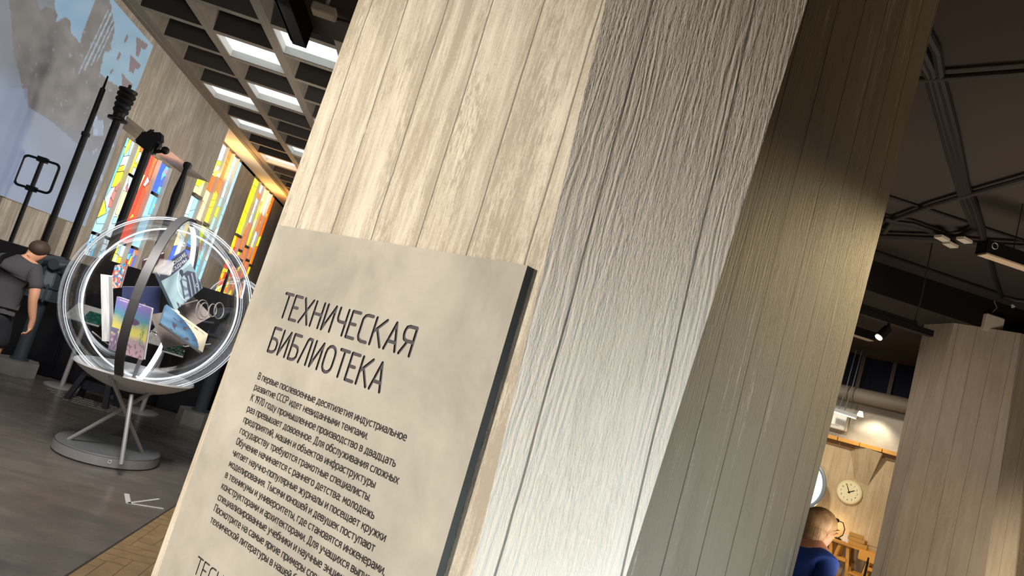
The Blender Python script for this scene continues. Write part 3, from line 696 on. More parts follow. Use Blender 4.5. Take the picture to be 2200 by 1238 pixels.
def pane(parent, y0, y1, z0, z1, polys, pal, lead=.010, base=None):
    """one leaded light: polys are ((outline), colour), the rest is split from the palette"""
    mb = MB(); mb2 = MB()
    if base: mb.face([(XG+.003, a, b) for a, b in ((y0, z0), (y1, z0), (y1, z1), (y0, z1))], base)
    for poly, col in polys:
        q = clip_rect(poly, y0, y1, z0, z1)
        if len(q) >= 3: mb.face([(XG+.0045, a, b) for a, b in inset(q, -lead*.55)], C(26, 24, 22))
        q = inset(q, lead*.45) if len(q) >= 3 else []
        if len(q) >= 3: mb.face([(XG+.006, a, b) for a, b in q], col)
    if pal:
        for poly in split([(y0, z0), (y1, z0), (y1, z1), (y0, z1)], 4):
            c = (sum(p[0] for p in poly)/len(poly), sum(p[1] for p in poly)/len(poly))
            q = inset(poly, lead/2)
            if len(q) >= 3:
                pl_ = pal((c[0]-y0)/(y1-y0), (c[1]-z0)/(z1-z0)); mb.face([(XG+.004, a, b) for a, b in q], random.choice(pl_))
    o = mb.build('pane', M['stained'], parent, paint=True)
    mb2.box((XG-.008, (y0+y1)/2, (z0+z1)/2), (.016, y1-y0, z1-z0)); mb2.build('lead_backing', M['lead'], o)
def window(n, y0, y1, z0, z1, fins, bars):
    t = empty('window_%d' % n, (XG, (y0+y1)/2, z0), kind='structure')
    finm = mat('pale_concrete_fin', C(196, 192, 184), .6)
    for y in fins:
        mb = MB(); mb.box((XG+.04, y, (z0+z1)/2), (.08, .03, z1-z0)); mb.build('mullion', finm, t)
    for ya, yb, z in bars:
        mb = MB(); mb.box((XG+.035, (ya+yb)/2, z), (.07, yb-ya, .07)); mb.build('transom', M['beam'], t)
    return t
# window 1: a woman in profile, red flame shapes and blue molecules (its shapes surveyed pane by pane)
t1 = window(1, 12.48, 14.72, 1.55, 3.66, (12.80, 13.28, 13.92, 14.50), ())
Z = lambda *pts: [z3(*p) for p in pts]
bg = lambda y0, y1, z0, z1, col: ([(y0, z0), (y1, z0), (y1, z1), (y0, z1)], col)
p1 = [(Z((505, 130), (575, 115), (530, 270), (500, 260)), TQ), (Z((505, 270), (530, 270), (400, 590), (255, 925), (250, 905)), TQ),
      (Z((575, 150), (605, 160), (560, 290), (490, 385), (520, 270)), Y2), (Z((610, 160), (660, 200), (580, 380), (555, 370), (575, 290)), WH), (Z((490, 390), (585, 372), (545, 480), (440, 510)), WH),
      (Z((545, 395), (585, 372), (545, 480), (525, 482)), Y1), (Z((440, 515), (520, 490), (495, 570), (410, 580)), Y1), (Z((400, 590), (492, 575), (470, 680), (390, 770), (335, 780)), Y1),
      (Z((340, 785), (390, 770), (320, 920), (300, 1010), (275, 1080), (255, 920)), WH), (Z((470, 690), (415, 730), (380, 800), (400, 830), (440, 800)), PK), (Z((370, 815), (400, 835), (415, 880), (360, 960), (330, 900)), C(226, 124, 118)),
      (Z((330, 905), (355, 960), (335, 1040), (300, 1030), (305, 960)), PK), (Z((355, 915), (378, 925), (368, 955), (348, 945)), Y2),
      (Z((250, 920), (270, 1100), (150, 1170), (175, 1080)), Y1), (Z((320, 1065), (260, 1240), (150, 1240), (150, 1175), (270, 1115)), CY_),
      (Z((500, 480), (545, 480), (520, 560), (495, 570)), WH)]
p2 = [(Z((735, 245), (775, 285), (760, 300), (700, 325), (700, 290)), OR), (Z((690, 330), (720, 330), (700, 430), (640, 480), (640, 450)), WH), (Z((725, 325), (800, 345), (745, 440), (715, 420)), RD), (Z((665, 440), (715, 425), (690, 495), (660, 490)), Y1), (Z((715, 430), (760, 420), (715, 530), (695, 500)), OR),
      (Z((620, 520), (660, 545), (630, 770), (610, 810), (550, 815), (550, 690)), WH), (Z((665, 560), (705, 575), (640, 760), (628, 770)), Y1), (Z((545, 730), (560, 820), (530, 835), (520, 780)), PK),
      (Z((490, 815), (540, 840), (520, 930), (470, 1060), (410, 1130), (385, 1115), (430, 980)), CR), (Z((550, 830), (615, 810), (590, 900), (500, 1060), (420, 1140), (480, 1050), (520, 940)), CY_), (Z((520, 1050), (525, 1130), (480, 1200), (400, 1165)), Y1), (Z((400, 1150), (480, 1205), (460, 1240), (340, 1240), (370, 1150)), CY_)]
p3 = [(Z((835, 370), (870, 375), (790, 580), (780, 560)), RD), (Z((885, 380), (920, 420), (820, 690), (800, 620), (850, 480)), OR), (Z((890, 375), (925, 395), (910, 460)), Y2), (Z((930, 410), (985, 460), (930, 610), (825, 695), (870, 560)), C(240, 40, 24)), (Z((935, 605), (905, 720), (850, 810), (825, 720)), RD),
      (Z((800, 635), (820, 700), (760, 770), (740, 750)), WH), (Z((825, 725), (845, 815), (775, 1010), (765, 780)), OR), (Z((740, 760), (765, 785), (775, 1015), (735, 1110), (610, 1150), (615, 1090), (700, 880)), C(252, 72, 10)), (Z((610, 1110), (620, 1150), (560, 1180)), Y1), (Z((700, 600), (770, 620), (640, 900), (540, 1150), (520, 1130)), CR)]
p4 = [(Z((1040, 500), (1090, 535), (1050, 640), (1010, 640), (960, 700), (980, 600)), LB), (Z((1020, 545), (1045, 555), (1035, 615), (1005, 620)), PK), (Z((1085, 540), (1130, 570), (1060, 770), (1010, 730)), BL), (Z((1130, 575), (1180, 600), (1105, 780), (1065, 775)), C(70, 110, 220)), (Z((1080, 625), (1103, 640), (1090, 680), (1066, 668)), WH), (Z((1010, 690), (1035, 700), (1020, 735), (998, 725)), RD),
      (Z((945, 760), (1040, 810), (900, 1120), (805, 1120), (850, 980)), LB), (Z((1030, 810), (1085, 835), (960, 1120), (905, 1115)), CY_), (Z((995, 805), (1012, 830), (990, 900), (962, 890), (965, 850)), Y1), (Z((880, 980), (895, 1010), (880, 1090), (870, 1040)), Y1), (Z((920, 820), (940, 850), (920, 900), (905, 890)), BL)]
def palA(lo): return lambda s, t_: lo
pane(t1, 12.48, 12.80, 1.97, 3.66, p1, None, base=CY_)
pane(t1, 12.80, 13.28, 3.15, 3.66, p2, None, base=Y2); pane(t1, 12.80, 13.28, 1.97, 3.10, p2, None, base=WH)
pane(t1, 13.28, 13.92, 1.97, 3.66, p3, None, base=C(240, 60, 16))
pane(t1, 13.92, 14.50, 3.08, 3.66, p4, None, base=BL); pane(t1, 13.92, 14.50, 1.97, 3.02, p4, None, base=CY_)
pane(t1, 12.48, 12.80, 1.55, 1.92, [], palA([CY_, WH, LB])); pane(t1, 12.80, 13.28, 1.55, 1.92, [], palA([CY_, WH, CY_])); pane(t1, 13.28, 13.92, 1.55, 1.92, [], palA([Y1, WH, CY_, Y2])); pane(t1, 13.92, 14.50, 1.55, 1.92, [], palA([RD, OR, Y1, LB, BL]))
# window 2: cool greens and blues with one orange column
t2 = window(2, 16.15, 18.7, .95, 4.93, (16.66, 17.22, 17.76, 18.22), ((16.15, 16.66, 3.50), (16.66, 17.22, 3.0), (17.22, 17.76, 3.05), (17.76, 18.22, 2.95), (16.66, 17.22, 2.35)))
pane(t2, 16.15, 16.66, .95, 3.46, [], lambda s, t_: [WH, CY_, CR] if t_ > .5 else [WH, BL, LB]); pane(t2, 16.15, 16.66, 3.54, 4.93, [], palA([Y1, Y2, RD, CR]))
pane(t2, 16.66, 17.22, .95, 2.96, [], lambda s, t_: [BL, WH, RD, LB] if t_ > .6 else [WH, CY_]); pane(t2, 16.66, 17.22, 3.04, 4.93, [], lambda s, t_: [CR, OR, CR] if t_ < .55 else [CY_, WH, GR])
pane(t2, 17.22, 17.76, .95, 3.0, [], palA([GR, WH, LB, RD])); pane(t2, 17.22, 17.76, 3.10, 4.93, [], lambda s, t_: [Y1, Y2] if t_ < .45 else [OR, OR, C(250, 120, 20)])
pane(t2, 17.76, 18.22, .95, 2.9, [], palA([LB, LB, CY_, TQ])); pane(t2, 17.76, 18.22, 3.0, 4.93, [], lambda s, t_: [CY_, GR, CY_] if t_ < .5 else [CY_, CY_, WH])
pane(t2, 18.22, 18.7, .95, 4.93, [], palA([CY_, WH]))
# window 3: hot reds, oranges and yellows
t3 = window(3, 20.2, 22.95, 1.4, 4.93, (20.72, 21.25, 21.8, 22.35), ((20.2, 20.72, 3.25), (20.72, 21.25, 2.9), (21.25, 21.8, 3.1), (21.8, 22.35, 2.75), (22.35, 22.95, 2.65)))
hot = [OR, RD, Y1, Y2, C(252, 90, 10)]
for i, (a, b) in enumerate(((20.2, 20.72), (20.72, 21.25), (21.25, 21.8), (21.8, 22.35), (22.35, 22.95))):
    zs = (3.25, 2.9, 3.1, 2.75, 2.65)[i]
    pane(t3, a, b, 1.4, zs-.035, [], palA(hot+([WH] if i in (1,) else [])+([BL] if i == 3 else [])))
    pane(t3, a, b, zs+.035, 4.93, [], palA([[Y1, Y2, GR], [OR, WH, Y2], [CR, Y1, OR], [WH, CR, OR], [OR, OR, Y2]][i]))
HALL += [o for o in COL.objects if o not in HALL0]
HS = 1.11                      # the hall was surveyed on a 5 m ceiling; this is its true scale beside the counter
for o in HALL:
    if o.parent is None: o.location = EYE+(o.location-EYE)*HS; o.scale = (HS, HS, HS)

# ------------------------------------------------------------------ black counter and the instruments behind it
mb = MB(); mb.prism([(-5.75, 9.4, 0), (-4.2, 9.4, 0), (-4.2, 9.85, 0), (-5.75, 9.85, 0)], (0, 0, 1.45))
mb.prism([(-4.2, 9.42, 0), (-2.9, 9.42, 0), (-2.9, 9.85, 0), (-4.2, 9.85, 0)], (0, 0, 1.585))
mb.prism([(-2.9, 9.4, 0), (-1.2, 9.4, 0), (-1.2, 9.85, 0), (-2.9, 9.85, 0)], (0, 0, 1.60))
tag(mb.build('exhibit_counter', M['counter'], bevel=.02), 'long black exhibit counter across the hall below the stained glass windows', 'counter')
YM = 10.0
# every mast stands on the floor behind the counter
def mast(name, label, cat, x): return empty(name, (x, YM, 0), label, cat, 'black naval masts behind the counter')
def q(x, y): return PY(x, y, YM)
a = q(15, 540); top = q(90, 343)
t = mast('loop_antenna', 'black mast with a rounded square loop frame, leftmost of the masts', 'antenna', a.x)
mb = MB(); mb.tube([(a.x, YM, 0), (a.x, YM, top.z)], .028, 12); mb.build('pole', M['black'], t, smooth=True)
cx, z0, z1, hw = a.x, q(66, 405).z, top.z, (q(128, 354)-q(52, 330)).length/2
pts = []
for sx, sz, a0 in ((1, 1, 0), (-1, 1, 90), (-1, -1, 180), (1, -1, 270)):
    for s in range(6):
        an = math.radians(a0+s*18); r_ = .06
        pts.append((cx+sx*(hw-r_)+r_*math.cos(an), YM, (z1-r_ if sz > 0 else z0+r_)+r_*math.sin(an)))
mb = MB(); mb.tube(pts, .017, 10, closed=True); mb.build('loop', M['black'], t, smooth=True)
for z in (z0, z1):
    mb = MB(); mb.box((cx, YM, z), (.12, .07, .07)); mb.build('clamp', M['black'], t)
b = q(135, 420); tp = q(227, 163); x = (q(92, 541).x+q(227, 163).x)/2
t = mast('telescopic_antenna', 'tall thin stepped black mast rising across the projected picture', 'antenna', x)
mb = MB(); zj = q(180, 288).z; zk = q(217, 190).z
mb.lathe([(.040, 0), (.040, zj-.02), (.052, zj-.02), (.052, zj+.03), (.034, zj+.03), (.034, zk), (.016, zk+.02), (.011, tp.z), (.002, tp.z+.01)], (x, YM, 0), 14); mb.build('pole', M['black'], t, smooth=True)
x = q(253, 255).x; zf = q(253, 256).z; zt = q(276, 190).z
t = mast('periscope', 'black periscope mast with a ribbed cylindrical head, right of the thin stepped mast', 'periscope', x)
mb = MB(); mb.lathe([(.05, 0), (.05, zf)], (x, YM, 0), 16); mb.build('pole', M['black'], t, smooth=True)
mb = MB(); pr = [(.05, zf-.02), (.125, zf-.02), (.125, zf+.01), (.075, zf+.03)]
h = zt-zf; rs = [.075, .078, .10, .10, .085, .105, .105, .09, .115, .115, .095, .12, .12, .10, .12, .12]
for i, r_ in enumerate(rs): pr.append((r_, zf+.06+(h-.08)*i/(len(rs)-1)))
pr += [(.02, zt-.01), (.02, zt+.05)]
mb.lathe(pr, (x, YM, 0), 20); mb.build('head', M['black'], t, smooth=True)
x = q(322, 312).x; zt = q(322, 325).z
t = mast('searchlight_mast', 'black mast with a lumpy angular lamp head in front of the first window', 'mast', x)
mb = MB(); mb.lathe([(.055, 0), (.055, zt)], (x, YM, 0), 14); mb.build('pole', M['black'], t, smooth=True)
mb = MB(); mb.box((x-.02, YM, zt+.10), (.26, .2, .20), rot=Matrix.Rotation(.35, 3, 'Y')); mb.cyl((x-.1, YM, zt+.15), (x-.02, YM, zt+.30), .05, .03); mb.box((x+.05, YM, zt+.2), (.16, .14, .14), rot=Matrix.Rotation(-.3, 3, 'Y')); mb.build('lamp_head', M['black'], t, bevel=.02)
mb = MB(); mb.cyl((x+.05, YM, zt-.0), (x+.22, YM-.02, zt+.06), .025); mb.sphere((x+.22, YM-.02, zt+.07), .055, 12, 8); mb.build('crank', M['black'], t, smooth=True)
x = q(383, 410).x; zt = q(398, 350).z; zm = q(372, 425).z
t = mast('whip_antenna', 'black mast with tapering upper rod, right of the first stained glass window', 'antenna', x)
mb = MB(); mb.lathe([(.045, 0), (.045, zm-.15), (.06, zm), (.06, zm+.1), (.036, zm+.35), (.036, zt-.08), (.055, zt-.05), (.055, zt), (.03, zt+.02)], (x, YM, 0), 16); mb.build('pole', M['black'], t, smooth=True)
x = q(500, 560).x
t = mast('signal_lamp', 'small black lamp on a thin stand before the red and orange window', 'lamp', x)
zt = q(500, 560).z
mb = MB(); mb.lathe([(.02, 0), (.02, zt)], (x, YM, 0), 10); mb.build('pole', M['black'], t, smooth=True)
mb = MB(); mb.cyl((x-.14, YM, zt+.06), (x+.10, YM, zt-.02), .03, .075, 14); mb.build('head', M['black'], t, smooth=True)

# viewers on posts in front of the counter
def viewer(x, y, label, full=True):
    t = empty('naval_binocular_stand', (x, y, 0), label, 'telescope', 'grey pedestal viewers by the counter')
    mb = MB(); mb.lathe([(.24, 0), (.24, .17)], (x, y, 0), 6); mb.build('plinth', M['mortar'], t)
    mb = MB(); mb.lathe([(.10, .17), (.10, .19), (.075, .2), (.075, .9), (.085, .92)], (x, y, 0), 18); mb.build('post', M['gun'], t, smooth=True)
    if full:
        z = .92
        mb = MB(); mb.lathe([(.19, z), (.19, z+.17), (.15, z+.18), (.12, z+.36)], (x, y, 0), 8); mb.build('housing', M['gun'], t, bevel=.008)
        mb = MB()
        for zz_ in (z+.01, z+.16):
            mb.tube([(x+.21*math.cos(k*pi/8), y+.21*math.sin(k*pi/8), zz_) for k in range(16)], .011, 6, closed=True)
        for k in range(4): mb.cyl((x+.21*math.cos(k*pi/2+.5), y+.21*math.sin(k*pi/2+.5), z-.02), (x+.21*math.cos(k*pi/2+.5), y+.21*math.sin(k*pi/2+.5), z+.2), .011)
        mb.build('guard_rail', M['gun'], t)
        mb = MB()
        for s in (-.09, .09): mb.cyl((x+s, y-.22, z+.44), (x+s+.02, y+.24, z+.46), .065, .085, 16)
        mb.build('eyepiece_tubes', M['gun'], t, smooth=True)
        mb = MB(); mb.box((x, y, z+.42), (.3, .2, .14)); mb.sphere((x+.19, y-.06, z+.40), .075, 14, 10); mb.cyl((x-.3, y-.05, z+.28), (x-.16, y-.05, z+.3), .02); mb.build('body', M['gun'], t, bevel=.01)
    return t
viewer(-4.44, 9.08, 'slate grey pedestal binocular viewer on a hexagonal plinth beside the man')
pb = PZ(422, 912, 0); viewer(pb.x, 9.0, 'slate grey viewer post on a pale plinth, right behind the globe at the pillar edge')
# information stands
def stand(x, y, label, panel):
    t = empty('information_stand', (x, y, 0), label, 'information stand', 'sloped information stands')
    mb = MB(); mb.lathe([(.19, 0), (.19, .012), (.17, .02)], (x, y, 0), 24); mb.build('foot', M['steel'], t, smooth=True)
    mb = MB(); mb.cyl((x, y, .015), (x, y, .86), .027); mb.build('post', M['steel'], t, smooth=True)
    def pf(s, v, p):
        if .06 < s < .42 and .3 < v < .8: return C(150, 152, 150) if nz(s*30, v*30) > .1 else C(196, 198, 196)
        if s > .45 and .25 < v < .92: return C(16, 74, 66) if nz(s*9, v*9) > -.25 else C(52, 116, 100)
        return C(190, 192, 190)
    mb = MB(); A, B, Cc = V((x-.21, y+.13, .99)), V((x+.21, y+.13, .99)), V((x-.21, y-.13, .80))
    grid(mb, A, B, Cc, 30, 20, pf); mb.build('panel_face', M['print'], t, paint=True)
    mb = MB(); n = (B-A).cross(Cc-A).normalized()*.012
    if n.z > 0: n = -n
    D = B+Cc-A; off = n*.2; mb.hexa([A+off, B+off, D+off, Cc+off], [A+n, B+n, D+n, Cc+n]); mb.build('panel', M['greypaint'], t)
stand(-3.88, 9.07, 'steel stand with a sloped white and green leaflet panel, left of the globe', 0)
stand(-2.86, 8.86, 'steel information stand seen under and behind the globe', 0)
# step stool
x, y = -3.32, 8.62
t = empty('step_stool', (x, y, 0), 'dark navy plastic step stool on the floor behind the globe', 'stool')
M['navy'] = mat('dark_navy_plastic', C(30, 34, 44), .5)
mb = MB(); mb.box((x, y, .30), (.34, .24, .035)); mb.build('top_step', M['navy'], t, bevel=.01)
mb = MB(); mb.box((x, y-.02, .2), (.30, .02, .16)); mb.build('apron', M['navy'], t, bevel=.005)
for sx in (-1, 1):
    for sy in (-1, 1):
        mb = MB(); mb.hexa([V((x+sx*.21-.03, y+sy*.15-.02, 0)), V((x+sx*.21+.03, y+sy*.15-.02, 0)), V((x+sx*.21+.03, y+sy*.15+.02, 0)), V((x+sx*.21-.03, y+sy*.15+.02, 0))],
                [V((x+sx*.14-.03, y+sy*.10-.02, .29)), V((x+sx*.14+.03, y+sy*.10-.02, .29)), V((x+sx*.14+.03, y+sy*.10+.02, .29)), V((x+sx*.14-.03, y+sy*.10+.02, .29))]); mb.build('leg', M['navy'], t)
# floor graphics
M['decal'] = mat('white_floor_vinyl', C(196, 196, 194), .5)
mb = MB()
def strip(a, b, w_, z=.003):
    a, b = PZ(*a, 0), PZ(*b, 0); d = (b-a).normalized(); n = V((-d.y, d.x, 0))*w_/2
    mb.prism([V((p.x, p.y, .0004)) for p in (a-n, b-n, b+n, a+n)], (0, 0, z))
strip((272, 1062), (276, 1083), .035); strip((275, 1082), (342, 1073), .022); strip((280, 1083), (351, 1094), .022)
tag(mb.build('floor_arrow', M['decal']), 'white arrow sticker on the polished floor in front of the globe', 'sticker')
M['vinyl'] = mat('faded_floor_vinyl', C(150, 148, 146), .6)
fl_ = empty('floor_lettering', (-3.4, 8.55, 0), 'rows of small faded white lettering on the floor under the stool', 'lettering')
for r_, yy in enumerate((8.72, 8.60, 8.48, 8.37)):
    mb = MB()
    x = -3.86+.10*r_; end = -2.95+.06*r_
    while x < end:
        w_ = random.uniform(.012, .03)
        if random.random() < .78: mb.prism([(x, yy-.025, .0004), (x+w_, yy-.025, .0004), (x+w_, yy+random.choice((.015, .028)), .0004), (x, yy+.015, .0004)], (0, 0, .002))
        x += w_+.010
    mb.build('text_line', M['vinyl'], fl_)['kind'] = 'stuff'

# ------------------------------------------------------------------ globe display
GC = V((-2.25, 6.5, 1.36)); GR_ = .765
def make_globe(label, group):
    gx, gy = GC.x, GC.y
    t = empty('globe_display', (gx, gy, 0), label, 'display globe', group)
    mb = MB(); mb.lathe([(.405, 0), (.405, .012), (.41, .014), (.41, .088), (.402, .095)], (gx, gy, 0), 64); base = mb.build('base_disc', M['greypaint'], t, smooth=True)
    mb = MB(); mb.lathe([(.414, .012), (.414, .084)], (gx, gy, 0), 64, cap=False); mb.build('steel_band', M['steel'], base, smooth=True)
    for az in (25,):
        an = math.radians(-90+az); c_ = V((gx+.4145*math.cos(an), gy+.4145*math.sin(an), .055)); tx = V((-math.sin(an), math.cos(an), 0))
        mb = MB()
        for d1, d2, w_, h_ in ((0, .011, .026, .004), (0, -.011, .026, .004), (-.011, 0, .004, .026), (.011, 0, .004, .026)): mb.box(c_+tx*d1+V((0, 0, d2)), (w_, .004, h_), an+pi/2)
        mb.build('square_mark', M['white'], base)
    # three crossing rods
    tops = [PZ(352, 842, .675), PZ(226, 812, .70), PZ(283, 848, .60)]
    tops = [p+(V((gx, gy, p.z))-p)*.14+V((0, 0, .02)) for p in tops[:2]]+tops[2:]
    bots = [PZ(147, 945, .09), PZ(305, 973, .09), PZ(260, 999, .09)]
    for a_, b_ in zip(bots, tops):
        mb = MB(); mb.cyl(a_, b_, .017, n=14); mb.build('rod', M['steel'], t, smooth=True)
    # dish under the sphere
    pr = []
    for i in range(11):
        th = math.radians(38)*i/10; pr.append(((GR_+.012)*math.sin(th), GC.z-(GR_+.012)*math.cos(th)))
    mb = MB(); mb.lathe([(.0005, pr[0][1]-.014)]+[(r_*1.015, z-.014) for r_, z in pr[1:]]+[pr[-1]]+pr[::-1][1:], (gx, gy, 0), 48, cap=False); mb.build('dish', mat('pale_grey_dish', C(222, 224, 228), .45), t, smooth=True)
    # acrylic shells
    mb = MB(); mb.sphere(GC, GR_, 64, 32); sh = mb.build('acrylic_shell', M['acrylic'], t, smooth=True)
    mb = MB(); mb.sphere(GC, GR_*.962, 64, 32); mb.build('inner_face', M['acrylic'], sh, smooth=True)
    # upright hoop, its light strip, then glowing tubes imitating its reflection and its light in the seam
    fa = math.atan2(-gy, -gx)+math.radians(-13); fw = V((math.cos(fa), math.sin(fa), 0)); sd = V((-math.sin(fa), math.cos(fa), 0))
    def ring(mb, r0, r1, w_, a0=0, a1=360, n=72):
        vs = []; fs = []
        for i in range(n+1):
            an = math.radians(a0+(a1-a0)*i/n); d = fw*math.cos(an)+V((0, 0, 1))*math.sin(an)
            vs += [GC+d*r0-sd*w_, GC+d*r0+sd*w_, GC+d*r1+sd*w_, GC+d*r1-sd*w_]
        for i in range(n):
            for k in range(4): fs.append((i*4+k, i*4+(k+1) % 4, i*4+4+(k+1) % 4, i*4+4+k))
        if a1-a0 < 360: fs += [(0, 1, 2, 3), (n*4+3, n*4+2, n*4+1, n*4)]
        mb.add(vs, fs)
    mb = MB(); ring(mb, GR_+.004, GR_+.020, .034); hp = mb.build('hoop', M['hoop'], t, smooth=True)
    mb = MB(); ring(mb, GR_-.034, GR_-.026, .022, 100, 262); mb.build('light_strip', mat('led_strip', C(240, 245, 250), .4, emit=C(236, 246, 255), es=1.6), hp)
    a2 = math.radians(10); sw = fw*math.sin(a2)+sd*math.cos(a2)
    mb = MB(); mb.tube([GC+(sw*math.cos(2*pi*i/72)+V((0, 0, 1))*math.sin(2*pi*i/72))*GR_*.86 for i in range(72)], .0075, 8, closed=True); mb.build('lit_ring', M['led'], t, smooth=True)
    for rr in (.985, .965):
        mb = MB(); mb.tube([GC+(sd*math.cos(2*pi*i/72)+V((0, 0, 1))*math.sin(2*pi*i/72)+fw*.02)*GR_*rr for i in range(72)], .0045, 6, closed=True); mb.build('seam_line', M['ledsoft'], t, smooth=True)
    # glass spine with cable arms that carries the books
    mb = MB(); mb.cyl(GC+V((.0, 0, -GR_*.95)), GC+V((0, 0, -GR_*.5)), .016, n=12); mb.build('spine_tube', M['steel'], t, smooth=True)
    for z, an, r_ in ((-.25, 20, .5), (-.4, 200, .42), (.1, 320, .5), (.2, 120, .45)):
        p = GC+V((0, 0, z)); mb = MB(); mb.tube([p, p+V((math.cos(math.radians(an))*r_*.6, math.sin(math.radians(an))*r_*.6, -.06)), p+V((math.cos(math.radians(an))*r_, math.sin(math.radians(an))*r_, .02))], .006, 6); mb.build('support_wire', M['steel'], t, smooth=True)
    mb = MB(); e0 = GC+V((.38, -.1, .05)); ax = V((.9, -.3, .2)).normalized()
    for d, r_ in ((0, .085), (.02, .06), (.10, .055), (.16, .07)): mb.tube([e0+ax*d+(ax.orthogonal().normalized()*math.cos(k*pi/10)+ax.cross(ax.orthogonal().normalized())*math.sin(k*pi/10))*r_ for k in range(20)], .005, 6, closed=True)
    mb.build('clear_bracket', M['steel'], t, smooth=True)
    return t
g1_ = make_globe('clear acrylic globe on a grey disc base, full of floating books, left of the pillar', 'acrylic book globes')
g2_ = copy_tree(g1_)
g2_.location = V(PY(576, 680, 13)).xy.to_3d()
g2_['label'] = 'second acrylic globe far behind, only its top rim showing beside the pillar'

# books floating in the globe
def book(px4, n, dist, thick, func, label, nu=40, nv=52, coverm=None, spine=(200, 206, 212), text=None):
    """px4: cover corners TL, TR, BL as seen; n: facing of the cover; dist: metres from the globe centre towards n"""
    n = V(n).normalized(); k = n.dot(GC)+dist
    TL, TR, BL = [P(x, y, n, k) for x, y in px4]; BR = TR+BL-TL; nn = -n
    c = (TL+BR)/2
    t = empty('book', (c+nn*thick/2), label, 'book', 'books floating in the globe')
    mb = MB(); grid(mb, TL, TR, BL, nu, nv, func); mb.build('cover_print', M['print'], t, paint=True)
    cv = coverm or mat('book_board', C(*spine), .5)
    e = nn*.0012; ct = nn*.012
    mb = MB(); mb.hexa([TL+e, TR+e, BR+e, BL+e], [TL+ct, TR+ct, BR+ct, BL+ct]); bk = nn*thick
    mb.hexa([TL+bk-ct, TR+bk-ct, BR+bk-ct, BL+bk-ct], [TL+bk, TR+bk, BR+bk, BL+bk])
    ux = (TR-TL).normalized()*.012; mb.hexa([TL+e, TL+e+ux, BL+e+ux, BL+e], [TL+bk, TL+bk+ux, BL+bk+ux, BL+bk]); mb.build('cover_boards', cv, t)
    ix = (TR-TL)*.025; iy = (BL-TL)*.02
    mb = MB(); mb.hexa([TL+ix*.6+iy+ct, TR-ix+iy+ct, BR-ix-iy+ct, BL+ix*.6-iy+ct], [TL+ix*.6+iy+bk-ct, TR-ix+iy+bk-ct, BR-ix-iy+bk-ct, BL+ix*.6-iy+bk-ct]); mb.build('page_block', M['page'], t)
    if text:
        ex = (TR-TL).normalized(); ey = (TL-BL).normalized(); w_ = (TR-TL).length; h_ = (TL-BL).length
        for s, u, v, sz, wd, col in text:
            text_obj(s, 'cover_title', TL+ex*w_*u-ey*h_*v+n*.002, ex, ey, sz*h_, 1, col, t, width=wd*w_)
    return t
cd = V((.33, -.945, 0))
def rz(v, a): return Matrix.Rotation(math.radians(a), 3, 'Z') @ V(v)
def c_abyss(s, t_, p):
    if t_ < .30-.16*abs(s-.45)**2 and t_ < .2+.1*math.cos((s-.5)*2.2): return C(52, 58, 84)
    base = lerp(C(118, 150, 162), C(170, 196, 204), .5+nz(s*4, t_*4)*.7+.2*(s-.5))
    d = math.hypot(s-.95, (t_-.75)*1.2)
    if abs(d-.62) < .012 and s < .6: base = C(196, 214, 218)
    if math.hypot(s-.95, t_-.72) < .45 and t_ > .35: base = lerp(base, C(58, 66, 86), .45)
    cape = [(.66, .44), (.80, .44), (1, .60), (1, 1), (.32, 1), (.42, .9), (.52, .72), (.60, .55)]
    body = [(.55, .34), (.68, .30), (.74, .40), (.70, .48), (.80, .52), (.98, .60), (1, .95), (.6, .93), (.38, .99), (.46, .78), (.50, .6), (.56, .5)]
    if inpoly(s, t_, cape):
        w_ = math.sin((s*1.5+t_*.35+.25*(t_-.5)**2)*34)
        base = C(54, 58, 78) if w_ < .55 or t_ < .55 else C(132, 148, 160)
    torso = [(.54, .48), (.66, .45), (.68, .60), (.60, .74), (.54, .98), (.36, .98), (.44, .80), (.50, .64)]
    if inpoly(s, t_, torso): base = C(146, 166, 176) if math.sin((s*.8-t_)*26+nz(s*5, t_*5)*3) > -.3 else C(96, 112, 126)
    if ((s-.625)/.062)**2+((t_-.375)/.06)**2 < 1 or inpoly(s, t_, [(.58, .40), (.66, .40), (.68, .47), (.57, .49)]): base = C(44, 48, 64)
    if inpoly(s, t_, [(.48, .52), (.55, .50), (.50, .70), (.40, .93), (.36, .92), (.44, .70)]): base = C(64, 72, 92)
    if math.hypot(s-.88, t_-.86) < .045 and math.hypot(s-.88, t_-.86) > .03: base = C(160, 176, 186)
    return base
def c_sci(s, t_, p):
    n = nz(s*4, t_*4)*.06
    stops = [(0, C(150, 128, 190)), (.12, C(120, 124, 186)), (.32, C(90, 150, 170)), (.5, C(214, 206, 110)), (.62, C(226, 214, 120)), (.72, C(176, 160, 170)), (1, C(214, 178, 196))]
    q_ = max(0, min(.999, t_+n))
    for (a, ca), (b, cb) in zip(stops, stops[1:]):
        if a <= q_ <= b: base = lerp(ca, cb, (q_-a)/(b-a)); break
    if ((s-.52)/.22)**2+((t_-.36)/.07)**2 < 1: base = C(96, 80, 118)
    if t_ > .58 and s < .35+.3*math.sin(t_*7)*.5 and nz(s*10, t_*12) > -.1: base = C(112, 110, 140)
    if t_ > .7 and nz(s*16, t_*14, 4) > .18: base = C(150, 120, 138)
    if .03 < t_ < .055 and .1 < s < .7 and nz(s*60, 1) > -.15: base = C(228, 220, 232)
    if .82 < s < .92 and .3 < t_ < .75 and nz(s*50, t_*30) > 0: base = C(120, 160, 120)
    return base
